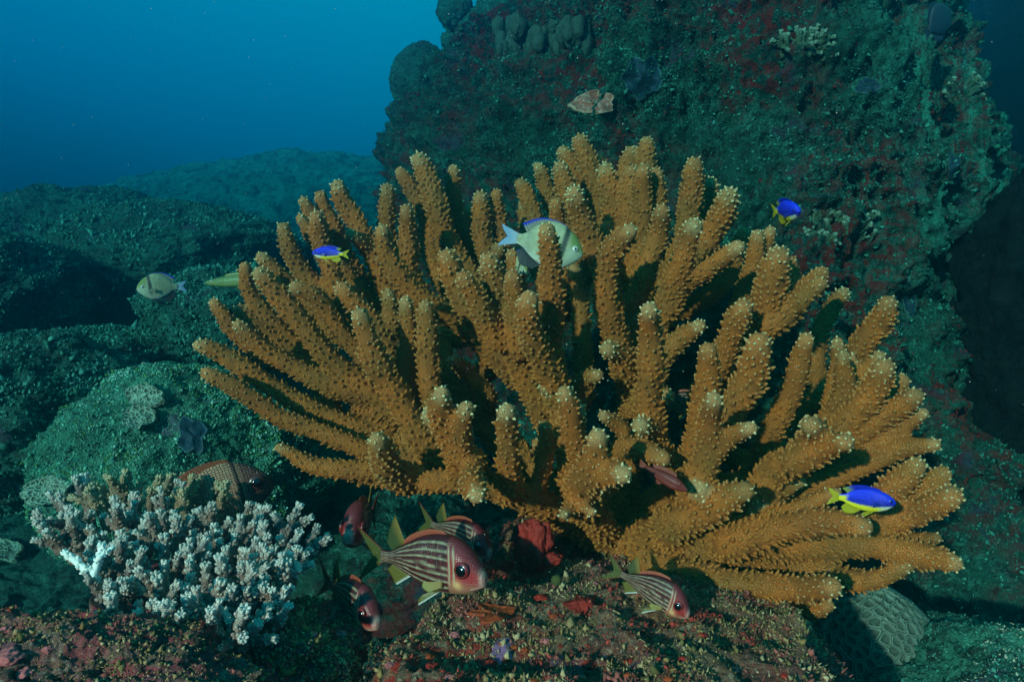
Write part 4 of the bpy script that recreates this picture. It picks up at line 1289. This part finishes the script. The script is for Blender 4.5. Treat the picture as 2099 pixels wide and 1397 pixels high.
def pose(o, px, py, d, length_px, yaw, pitch=0, roll=0, mid=0.5, label=None):
    """put body point x=mid at the picture spot; yaw 0 = facing right, 90 = away, -90 = towards the camera, 180 = left"""
    sc = length_px * K * d
    o.rotation_mode = 'XYZ'
    Rm = Matrix.Rotation(R(yaw), 4, 'Z') @ Matrix.Rotation(R(-pitch), 4, 'Y') @ Matrix.Rotation(R(roll), 4, 'X')
    loc = Vector(P(px, py, d)) - Rm.to_3x3() @ Vector((mid * sc, 0, 0))
    o.location = loc
    o.rotation_euler = Rm.to_euler('XYZ')
    o.scale = (sc, sc, sc)
    if label: o['label'] = label
    return o

sq = squirrel()
pose(sq, 885, 1153, 0.86, 262, -30, 2, 0, 0.5, 'largest striped red squirrelfish swimming right below the middle of the tan coral')
pose(copy_tree(sq), 945, 1098, 1.02, 160, -34, -10, 0, 0.5, 'striped squirrelfish tucked above and behind the largest one')
pose(copy_tree(sq), 722, 1082, 0.98, 215, -92, 4, -4, 0.85, 'dark red squirrelfish facing the camera head-on, right of the staghorn plate')
pose(copy_tree(sq), 750, 1248, 0.84, 205, -48, -5, 0, 0.76, 'squirrelfish peering out low beneath the largest one, mouth turned down')
pose(copy_tree(sq), 1346, 1213, 0.86, 158, -30, -18, 0, 0.52, 'small striped squirrelfish resting on the crusted rock right of the coral base')
pose(copy_tree(sq), 1388, 826, 1.20, 110, -12, -2, 0, 0.4, 'striped fish mostly hidden inside the right half of the tan coral')
da = damsel()
pose(da, 1778, 1024, 0.84, 112, -6, -5, 0, 0.5, 'largest bright blue damselfish with yellow tail, in front of the lower right branches')
pose(copy_tree(da), 670, 519, 0.98, 62, 186, 2, 0, 0.52, 'blue and yellow damselfish facing left before the upper left branches')
pose(copy_tree(da), 1629, 432, 1.10, 105, -84, -10, 14, 0.8, 'blue damselfish facing the camera in front of the dark pinnacle')
ds = dascyllus()
pose(ds, 1128, 503, 1.13, 138, 2, -12, 0, 0.5, 'white fish with a blue edged back swimming behind an upper middle branch')
pose(copy_tree(ds), 1074, 548, 1.16, 70, -60, -25, 0, 0.8, 'pale fish whose head just shows from behind a branch, below the white fish')
pose(copy_tree(ds), 318, 588, 1.25, 76, 215, -4, 0, 0.55, 'little white and black fish alone in open water on the left')
so = soldier()
pose(so, 472, 1010, 1.08, 225, 30, 16, 0, 0.62)
GR = [(0, .028, -.028, .015), (.10, .035, -.035, .02), (.3, .06, -.06, .035), (.6, .065, -.065, .04), (.8, .05, -.055, .035), (.93, .028, -.035, .02), (.99, .012, -.018, .01), (1, .005, -.01, .005)]
g = simple_fish('slender_wrasse', 'long slender green fish lying behind the outer left branches', GR, lambda x, v, y, z: lerp((0.18, 0.22, 0.05), (0.12, 0.17, 0.04), v),
                (0.3, 0.3, 0.06), (.93, .008, .012, 'iris_white'), ([(.8, 0, .05), (.5, 0, .06), (.12, 0, .035)], [(.78, 0, .075), (.5, 0, .09), (.1, 0, .055)]),
                ([(.5, 0, -.06), (.3, 0, -.055), (.12, 0, -.035)], [(.48, 0, -.08), (.3, 0, -.08), (.1, 0, -.055)]), .08)
pose(g, 520, 573, 1.45, 205, 176, -3, 0, 0.5)
RD = [(0, .06, -.06, .03), (.2, .09, -.09, .05), (.45, .13, -.13, .08), (.7, .14, -.14, .09), (.85, .10, -.10, .07), (.95, .05, -.06, .04), (1, .01, -.03, .02)]
g = simple_fish('small_red_fish', 'small red fish with pointed snout peering from under a middle branch', RD, lambda x, v, y, z: lerp((0.20, 0.018, 0.010), (0.13, 0.012, 0.008), v),
                (0.3, 0.04, 0.02), (.80, .05, .035, 'iris_red'), ([(.7, 0, .14), (.4, 0, .125), (.15, 0, .08)], [(.66, 0, .2), (.4, 0, .22), (.1, 0, .15)]),
                ([(.45, 0, -.13), (.3, 0, -.11), (.15, 0, -.08)], [(.4, 0, -.2), (.28, 0, -.18), (.1, 0, -.13)]))
pose(g, 1366, 981, 0.92, 95, -28, -24, 0, 0.5)
g = simple_fish('yellow_rabbitfish', 'dim yellowish fish fading into the haze left of the tan coral', DS, lambda x, v, y, z: lerp((0.40, 0.38, 0.08), (0.28, 0.28, 0.08), v),
                (0.5, 0.45, 0.06), (.86, .02, .03, 'iris_white'), ([(.72, 0, .30), (.4, 0, .33), (.12, 0, .115)], [(.7, 0, .35), (.4, 0, .40), (.05, 0, .2)]),
                ([(.42, 0, -.31), (.26, 0, -.235), (.11, 0, -.115)], [(.36, 0, -.37), (.2, 0, -.33), (.05, 0, -.2)]))
pose(g, 448, 482, 2.7, 60, -38, -30, 0, 0.5)
g = simple_fish('small_yellow_fish', 'tiny yellow and white fish at the foot of the tan coral, above the red sponge', GR, lambda x, v, y, z: lerp((0.85, 0.85, 0.75), (0.80, 0.62, 0.02), sstep(.2, .4, v)),
                (0.8, 0.7, 0.05), (.9, .012, .016, 'iris_white'), ([(.8, 0, .05), (.5, 0, .06), (.12, 0, .035)], [(.78, 0, .10), (.5, 0, .15), (.1, 0, .08)]),
                ([(.5, 0, -.06), (.3, 0, -.055), (.12, 0, -.035)], [(.48, 0, -.09), (.3, 0, -.09), (.1, 0, -.055)]), .1)
pose(g, 1092, 1073, 1.02, 46, 176, 4, 0, 0.5)
g = simple_fish('dark_surgeonfish', 'dark oval fish hanging beside the top right shoulder of the pinnacle', DS, lambda x, v, y, z: lerp((0.02, 0.03, 0.05), (0.03, 0.04, 0.06), v),
                (0.04, 0.06, 0.1), (.86, .02, .03, 'iris_dark'), ([(.72, 0, .30), (.4, 0, .33), (.12, 0, .115)], [(.7, 0, .37), (.4, 0, .44), (.05, 0, .2)]),
                ([(.42, 0, -.31), (.26, 0, -.235), (.11, 0, -.115)], [(.36, 0, -.40), (.2, 0, -.36), (.05, 0, -.2)]))
pose(g, 1925, 42, 1.75, 92, 30, 40, 0, 0.5)

# ------------------------------------------------------------------ encrusting growth laid on the rock surfaces
def patch(name, label, cat, px, py, w, h, mat, keys=None, thick=0.006, seed=0, group=None, jag=0.3, edge=None, curl=0.4):
    rg = np.random.default_rng(seed + 100)
    c0, n0 = hit(px, py, keys)
    if c0 is None: return None
    nu, nv = 72, 16
    th = np.linspace(0, 2 * math.pi, nu, endpoint=False)
    out = 1 + 1.25 * jag * fbm(np.c_[np.cos(th) * 1.4, np.sin(th) * 1.4, 0 * th], 5, 1.6, 0.7, seed=seed)
    V = []
    for k in range(nv):
        q = (k + 0.3) / (nv - 0.7)
        for a, t_ in enumerate(th):
            x = px + math.cos(t_) * q * out[a] * w / 2; y = py - math.sin(t_) * q * out[a] * h / 2
            p, n = hit(x, y, keys)
            if p is None or abs(p[1] - c0[1]) > 0.35: p = P(x, y, c0[1])
            V.append(p)
    V = np.array(V).reshape(nv, nu, 3)
    for _ in range(4):
        V = (V + np.roll(V, 1, 1) + np.roll(V, -1, 1) + np.vstack([V[:1], V[:-1]]) + np.vstack([V[1:], V[-1:]])) / 5
    qs = np.linspace(0, 1, nv)[:, None]
    up = n0 * 0.7 + np.array([0, -0.5, 0.1]); up /= np.linalg.norm(up)
    lift = thick * (1.2 + curl * qs ** 3 * 2.0 + 0.5 * fbm(V.reshape(-1, 3), 3, 60, seed=seed).reshape(nv, nu))
    T = V + lift[..., None] * up * (0.7 if 'sponge' in name else 1.0)
    B = V - up * thick * 0.8
    T, B = T.reshape(-1, 3), B.reshape(-1, 3)
    i = np.arange(nv - 1)[:, None] * nu; j = np.arange(nu)[None]; j2 = (j + 1) % nu
    F = np.stack([i + j, i + j2, i + nu + j2, i + nu + j], -1).reshape(-1, 4)
    N = nu * nv; e = (nv - 1) * nu + np.arange(nu); e2 = (nv - 1) * nu + (np.arange(nu) + 1) % nu
    rim = np.stack([e, e2, e2 + N, e + N], -1)
    ctr = T.mean(0)
    rimv = np.repeat(sstep(0.86, 1.0, qs), nu, 1).ravel()
    o = obj(name, np.vstack([T, B]) - ctr, np.vstack([F[:, ::-1], F + N, rim[:, ::-1], np.stack([np.zeros(nu, int) + nu // 2, j2[0], j[0], j[0]], -1)[:0]]), mat, None, {'rim': np.r_[rimv, rimv]})
    o.location = ctr.tolist()
    tag(o, label, cat, group)
    return o

def crust_mat(name, col, rimc, pat=None, sc=120):
    s = NT(name); p = s.pos()
    c = s.mix(s.ramp(s.noise(p, 40, 4, 0.6), [(0.4, 0.0), (0.65, 0.6)]), col, tuple(x * 0.5 for x in col))
    if pat:
        c = s.mix(s.ramp(s.noise(p, sc, 2, 0.5, 1.5), [(0.49, 0.0), (0.53, 1.0), (0.57, 0.0)]), c, pat)
    c = s.mix(s.attr('rim'), c, rimc)
    return s.done(c, 0.7, s.bump(s.noise(p, 160, 4, 0.7), 0.6, 0.003), 0.3)
M['c_blue'] = crust_mat('slate_blue_crust', (0.012, 0.040, 0.065), (0.05, 0.13, 0.14))
M['c_brown'] = crust_mat('maze_crust', (0.50, 0.13, 0.09), (0.55, 0.30, 0.20), (0.55, 0.38, 0.28), 48)
M['c_orange'] = crust_mat('orange_sponge', (0.36, 0.055, 0.012), (0.28, 0.04, 0.01))
M['c_red'] = crust_mat('red_sponge', (0.34, 0.022, 0.012), (0.24, 0.018, 0.010))
M['c_purple'] = crust_mat('purple_crust', (0.20, 0.09, 0.19), (0.42, 0.30, 0.36))
M['c_pink'] = crust_mat('pink_sponge', (0.50, 0.13, 0.13), (0.45, 0.12, 0.12))
M['c_olive'] = plain('olive_weed', (0.10, 0.12, 0.03), 0.85, 200, 0.9, 0.006, 0.7)

patch('encrusting_coral', 'reddish maze-patterned crust coral standing out on the dark pinnacle', 'coral', 1212, 216, 86, 52, M['c_brown'], ['wall'], 0.012, 1, jag=0.6)
patch('encrusting_sponge', 'slate blue crust high on the pinnacle right of the maze-patterned crust', 'sponge', 1318, 160, 78, 90, M['c_blue'], ['wall'], 0.005, 2, 'slate blue crusts on the rocks', 0.7)
patch('encrusting_sponge', 'small blue grey crust with pale rim, right of the red patches high on the pinnacle', 'sponge', 1775, 178, 50, 36, M['c_blue'], ['wall'], 0.005, 3, 'slate blue crusts on the rocks', 0.7)
patch('encrusting_sponge', 'upright blue crust on the pinnacle just right of the topmost right coral branch', 'sponge', 1862, 615, 26, 66, M['c_blue'], ['wall'], 0.005, 4, 'slate blue crusts on the rocks', 0.5)
patch('encrusting_sponge', 'narrow blue crust on the shaded right face of the pinnacle', 'sponge', 1955, 345, 24, 70, M['c_blue'], ['wall'], 0.005, 5, 'slate blue crusts on the rocks', 0.5)
patch('encrusting_sponge', 'blue crust with pale outline on the teal knoll behind the staghorn plate', 'sponge', 395, 893, 62, 74, M['c_blue'], ['knoll'], 0.007, 6, 'slate blue crusts on the rocks', 0.7)
patch('encrusting_sponge', 'violet crust patch on the foreground rock at the bottom middle', 'sponge', 1025, 1330, 46, 58, M['c_purple'], ['seabed'], 0.003, 7, None, 0.9, curl=-0.5)
patch('encrusting_sponge', 'orange brown crust below the snout of the largest striped fish', 'sponge', 1010, 1258, 84, 34, M['c_orange'], ['seabed'], 0.005, 8, None, 0.9)
patch('encrusting_sponge', 'bright red ragged crust on the mound left of the small resting squirrelfish', 'sponge', 1185, 1238, 52, 42, M['c_red'], ['seabed'], 0.005, 9, None, 0.9)

# lumps: small sponges and sea squirts on the foreground rock
def lump(name, label, cat, c, r, mat, seed, parent=None, group=None, sq=(1, 1, 1), amp=0.3, nu=40, nv=26):
    th = np.linspace(0, 2 * math.pi, nu, endpoint=False); ph = np.linspace(-1.55, 1.55, nv)
    T_, Q_ = np.meshgrid(th, ph)
    d = np.stack([np.cos(Q_) * np.cos(T_), np.cos(Q_) * np.sin(T_), np.sin(Q_)], -1).reshape(-1, 3)
    v = d * np.array(sq) * r * (1 + amp * fbm(d + seed, 3, 1.9, seed=seed) + 0.12 * fbm(d, 3, 8, seed=seed))[:, None]
    i = np.arange(nv - 1)[:, None] * nu; j = np.arange(nu)[None]; j2 = (j + 1) % nu
    F = np.stack([i + j, i + j2, i + nu + j2, i + nu + j], -1).reshape(-1, 4)
    if parent is not None:
        return obj(name, v + c, F, mat, parent, {'rim': np.zeros(len(v))})
    o = obj(name, v, F, mat, None, {'rim': np.zeros(len(v))})
    o.location = [float(q) for q in c]
    if label: tag(o, label, cat, group)
    return o

lump('red_sponge', 'upright orange red sponge at the tan coral foot, right of the largest striped fish', 'sponge', P(1096, 1118, 0.99), 0.024, M['c_red'], 5, sq=(0.95, 0.8, 1.45), amp=0.45, nu=80, nv=50)
lump('red_sponge', 'smaller red sponge lobe leaning right beside the upright orange red sponge', 'sponge', P(1128, 1146, 0.98), 0.012, M['c_red'], 6, sq=(1.3, 0.8, 0.8), amp=0.4)
lump('weed_clump', 'upper round clump of olive weed on the pinnacle behind the upper right branches', 'algae', P(1528, 378, 1.98), 0.055, M['c_olive'], 15, sq=(1.1, 0.7, 0.8), amp=0.35, nu=90, nv=60)
lump('weed_clump', 'lower round clump of olive weed on the pinnacle behind the upper right branches', 'algae', P(1548, 452, 1.95), 0.055, M['c_olive'], 16, sq=(1.05, 0.7, 0.8), amp=0.35, nu=90, nv=60)
lump('sea_squirt', 'small dark green ball resting on the mound under the tan coral base', 'sea squirt', P(1141, 1188, 0.93), 0.007, M['c_olive'], 17, amp=0.1)
spots = [(860, 1218, 11), (830, 1262, 9), (933, 1300, 10), (880, 1345, 11), (800, 1362, 12), (885, 1366, 14), (925, 1388, 12), (1000, 1362, 18), (1055, 1325, 9),
         (1110, 1225, 15), (1135, 1262, 8), (1118, 1312, 10), (1075, 1330, 9), (1220, 1195, 7), (1205, 1362, 14), (1240, 1345, 8), (1290, 1355, 10), (1330, 1330, 7),
         (1440, 1300, 9), (1290, 1385, 12), (1190, 1388, 9), (1095, 1395, 10), (1150, 1345, 7), (1400, 1350, 10), (1505, 1372, 11), (1610, 1385, 9), (1370, 1390, 10), (1480, 1330, 7)]
cols = ['c_red', 'c_orange', 'c_pink']
for k, (px, py, r) in enumerate(spots):
    p, n = hit(px, py, ['seabed'])
    if p is None: continue
    lump('small_sponge', 'small red or pink sponge knob growing in the turf of the foreground rock', 'sponge', p, r * K * p[1] * 0.9, M[cols[(k * 7 + k // 3) % 3]], 30 + k,
         group='small red sponges in the foreground turf', sq=(1.15, 1, 0.55), amp=0.5, nu=28, nv=18)
for k, (px, py, r) in enumerate([(20, 1345, 22), (52, 1380, 16), (12, 1290, 12), (100, 1330, 10), (640, 1300, 9), (700, 1300, 10)]):
    p, n = hit(px, py, ['pk', 'ledge', 'seabed'])
    if p is None: continue
    lump('small_sponge', 'pink crusted knob on the rocks around the staghorn plate', 'sponge', p, r * K * p[1], M['c_pink'], 70 + k, group='pink knobs on the lower left rocks', sq=(1.1, 1, 0.7), amp=0.5)

M['stag_dim'] = coral_mat('dim_green_staghorn', (0.10, 0.15, 0.08), (0.34, 0.44, 0.33), (0.14, 0.2, 0.11), (0.05, 0.08, 0.05), 0.6)
# small staghorn clusters and honeycomb corals
def bush(label, px, py, d, w, h, n, seed, mat='stag', Lm=1.0, keys=None, grp=None):
    rg = np.random.default_rng(seed)
    root = thing('small_branching_coral', label, 'coral', P(px, py, d), grp)
    for k in range(n):
        a = rg.uniform(-1, 1); b = rg.uniform(-1, 1)
        p = P(px + a * w / 2, py + b * h / 2, d + rg.uniform(-.03, .03))
        if keys:
            q, nn = hit(px + a * w / 2, py + b * h / 2, keys)
            if q is not None: p = q
        dr = np.array([a * 0.8, -0.4, 0.9]) + rg.normal(0, 0.3, 3); dr /= np.linalg.norm(dr)
        L = 0.032 * Lm * rg.uniform(.7, 1.2)
        parts = finger(p, dr, L, 0.0055 * Lm, rg, 0.55, 1.0)
        for s_ in range(2):
            d2 = dr + rg.normal(0, .6, 3); d2 /= np.linalg.norm(d2)
            parts += finger(p + dr * L * 0.2, d2, L * 0.7, 0.0045 * Lm, rg, 0.45, 1.0)
        V, F, at = merge(parts)
        obj('branch', V, F, M[mat], root, at)
    return root
bush('small pale-tipped branching coral on the pinnacle below the camera-facing blue damselfish', 1725, 470, 1.9, 120, 50, 26, 3, 'stag_dim', 0.9, ['wall'])
bush('sprig of pale-tipped branching coral near the right shoulder of the pinnacle', 1965, 195, 2.2, 50, 40, 9, 4, 'stag_dim', 1.1, ['wall'])
bush('low table of little pale branches behind the staghorn plate, left of the teal knoll', 255, 780, 1.75, 110, 14, 16, 5, 'stag', 1.1)
bush('greenish branching coral high in the middle of the pinnacle', 1640, 105, 2.2, 95, 40, 20, 6, 'stag_dim', 1.1, ['wall'])

def honey_mat():
    s = NT('honeycomb_coral'); p = s.pos()
    v = s.voro(p, 120, 'DISTANCE_TO_EDGE')
    c = s.mix(s.ramp(v, [(0.10, 0.0), (0.28, 1.0)]), (0.24, 0.33, 0.25), (0.06, 0.09, 0.06))
    return s.done(c, 0.75, s.bump(s.ramp(v, [(0.05, 1.0), (0.3, 0.0)]), 1.0, 0.004), 0.3)
M['honey'] = honey_mat()
patch('honeycomb_coral', 'pale honeycomb coral sheet on the upper left flank of the teal knoll', 'coral', 305, 815, 66, 50, M['honey'], ['knoll'], 0.012, 31, None, 0.5)
patch('honeycomb_coral', 'honeycomb coral with open cups lower on the left flank of the teal knoll', 'coral', 290, 855, 60, 50, M['honey'], ['knoll'], 0.012, 32, None, 0.5)
patch('honeycomb_coral', 'pale netted coral sheet just behind the left end of the staghorn plate', 'coral', 105, 1000, 104, 52, M['honey'], None, 0.012, 33, None, 0.45)
patch('honeycomb_coral', 'pale netted coral at the left edge beside the staghorn plate', 'coral', 20, 1130, 80, 44, M['honey'], None, 0.012, 34, None, 0.45)

# ------------------------------------------------------------------ turf: short algae nobody could count
def blade_tpl():
    V = np.array([[-.5, 0, 0], [.5, 0, 0], [.45, .25, .5], [-.45, .25, .5], [.12, .75, 1.0], [-.12, .75, 1.0]])
    return V, [np.array([[0, 1, 2, 3], [3, 2, 4, 5]])]
BL = blade_tpl()
CR = (np.array([[.6, .1, .2], [-.5, .2, .3], [.1, .5, .4], [0, -.5, .1], [.15, .1, 1.0], [0, 0, -.2]]), [np.array([[0, 2, 4], [2, 1, 4], [1, 3, 4], [3, 0, 4], [2, 0, 5], [1, 2, 5], [3, 1, 5], [0, 3, 5]])])
s_ = NT('turf_algae'); M['turf'] = s_.done(s_.attr('Col', 'Color'), 0.8, None, 0.2)

def turf(name, V, F, count, size, wid, pal, box=None, seed=0, nscale=9, tilt=0.7, crumb=0.62):
    rg = np.random.default_rng(seed)
    w = None
    fc = V[F[:, :4]].mean(1)
    w = np.ones(len(F))
    if box:
        x0, x1, y0, y1, z0, z1 = box
        w = ((fc[:, 0] > x0) & (fc[:, 0] < x1) & (fc[:, 1] > y0) & (fc[:, 1] < y1) & (fc[:, 2] > z0) & (fc[:, 2] < z1)).astype(float)
    px = np.abs(fc[:, 0] / np.maximum(fc[:, 1], .05) / K) < 1180
    w = w * px * (0.25 + sstep(-0.3, 0.3, fbm(fc, 3, nscale, seed=seed)))
    w = w / np.maximum(fc[:, 1], 0.3) ** 1.0
    p, n, idx = sample_faces(V, F, count, w, rg)
    n = np.where((n * p).sum(1)[:, None] > 0, -n, n)
    d = n + rg.normal(0, tilt, n.shape) + np.array([0, 0, 0.35])
    m = rg.lognormal(0, 0.35, count)
    nc = int(count * crumb)
    m2 = rg.lognormal(0, 0.5, nc)
    CVv, CFf = scatter(CR, p[:nc] - n[:nc] * size * 0.1, d[:nc], size * 0.55 * m2, size * 0.75 * m2, rg=rg)
    BVv, BFf = scatter(BL, p[nc:] - n[nc:] * size * 0.15, d[nc:], wid * m[nc:], size * m[nc:], rg=rg)
    NV, NF, _ = merge([(CVv, CFf, {}), (BVv, BFf, {})])
    pal = np.array(pal, float)
    k = np.clip(((fbm(p, 4, nscale * 1.6, 0.7, seed=seed + 3) * 1.3 + 0.5 + rg.normal(0, 0.09, count)) * len(pal)).astype(int), 0, len(pal) - 1)
    c = pal[k] * rg.uniform(0.65, 1.15, count)[:, None]
    o = obj(name, NV, NF, M['turf'], None, {'Col': np.vstack([np.repeat(c[:nc], 6, 0), np.repeat(c[nc:], 6, 0)])})
    o['kind'] = 'stuff'; o['label'] = 'short tufted algae and debris covering the rock'; o['category'] = 'algae'
    return o
fl_pal = [(0.40, 0.05, 0.035), (0.20, 0.06, 0.04), (0.28, 0.17, 0.06), (0.38, 0.24, 0.11), (0.16, 0.12, 0.04), (0.45, 0.32, 0.17), (0.34, 0.09, 0.07)]
turf('turf_algae', SBV, SBF, 190000, 0.0040, 0.0010, fl_pal, (-0.7, 1.1, 0.4, 1.7, -2, 1), 1, 8, 0.8, 0.4)
wl_pal = [(0.20, 0.016, 0.012), (0.01, 0.05, 0.035), (0.02, 0.12, 0.075), (0.045, 0.21, 0.15), (0.015, 0.075, 0.055), (0.06, 0.25, 0.19), (0.025, 0.12, 0.085)]
turf('algae_fronds', WV, WF, 200000, 0.0060, 0.0022, wl_pal, (-1, 2.6, 0, 3.4, -0.8, 1.7), 2, 4, 0.9)

sl_pal = [(0.015, 0.09, 0.065), (0.03, 0.15, 0.10), (0.06, 0.24, 0.18), (0.012, 0.07, 0.05), (0.08, 0.28, 0.22)]
for q, (key, cnt, sz, wd, pal) in enumerate([('knoll', 45000, 0.0065, 0.0025, [(0.04, 0.17, 0.10), (0.08, 0.27, 0.18), (0.15, 0.42, 0.29), (0.07, 0.20, 0.05), (0.28, 0.52, 0.42)]),
                               ('pk', 26000, 0.0045, 0.0018, fl_pal), ('ledge', 9000, 0.006, 0.0018, fl_pal), ('psl', 16000, 0.006, 0.002, sl_pal[1:] + [(0.4, 0.42, 0.3)]),
                               ('b2', 12000, 0.016, 0.007, sl_pal), ('b4', 10000, 0.013, 0.005, sl_pal), ('b5', 8000, 0.013, 0.005, sl_pal), ('b6', 14000, 0.012, 0.004, sl_pal),
                               ('b7', 10000, 0.013, 0.005, sl_pal), ('b8', 6000, 0.012, 0.005, sl_pal), ('b9', 5000, 0.012, 0.005, sl_pal), ('b1', 5000, 0.015, 0.006, sl_pal)]):
    v, f = RK[key]
    turf('turf_algae', v, f, int(cnt * 2.0), sz * 0.55, wd * 0.5, pal, None, 10 + q, 9, 0.8)

# drifting specks in the water
rg = np.random.default_rng(99)
n = 900
d = rg.uniform(0.45, 2.6, n)
pos = np.stack([P(a, b, c) for a, b, c in zip(rg.uniform(-100, 2200, n), rg.uniform(-60, 1300, n), d)])
sV = np.array([[1, 0, 0], [-1, 0, 0], [0, 1, 0], [0, -1, 0], [0, 0, 1], [0, 0, -1]], float)
sF = np.array([[0, 2, 4], [2, 1, 4], [1, 3, 4], [3, 0, 4], [2, 0, 5], [1, 2, 5], [3, 1, 5], [0, 3, 5]])
z = rg.uniform(0.0003, 0.0008, n) * np.sqrt(d)
V, F = scatter((sV, sF), pos, rg.normal(0, 1, (n, 3)), z, z, rg=rg)
s_ = NT('drifting_speck')
o = obj('floating_specks', V, F, s_.done((0.45, 0.5, 0.45), 0.8, None, 0.2))
o['kind'] = 'stuff'

# clusters of dark finger lobes on the left slope and on the pinnacle
M['lobe'] = plain('dark_lobe_coral', (0.05, 0.085, 0.065), 0.8, 150, 0.7, 0.006, 0.5)
for (lab, px, py, d, w, h, n, q) in (('dark clump of stubby finger coral under the folded boulder coral on the left', 150, 530, 2.75, 260, 70, 60, 13),
                                  ('clump of stubby dark lobes on the upper left shoulder of the pinnacle', 1110, 75, 2.55, 190, 60, 46, 14)):
    rg = np.random.default_rng(q)
    root = thing('stubby_finger_coral', lab, 'coral', P(px, py, d))
    for k in range(n):
        a, b = rg.uniform(-1, 1), rg.uniform(-1, 1)
        if q == 14:
            c, nn = hit(px + a * w / 2, py + b * h / 2, ['wall'])
            if c is None: continue
        else:
            c = P(px + a * w / 2, py + b * h / 2 + a * a * 26, d + 0.10 * (b * -1))
        r = rg.uniform(0.016, 0.028)
        lump('lobe', None, None, c, r, M['lobe'], int(rg.integers(900)), root, sq=(0.8, 0.8, 1.35), amp=0.25, nu=22, nv=14)
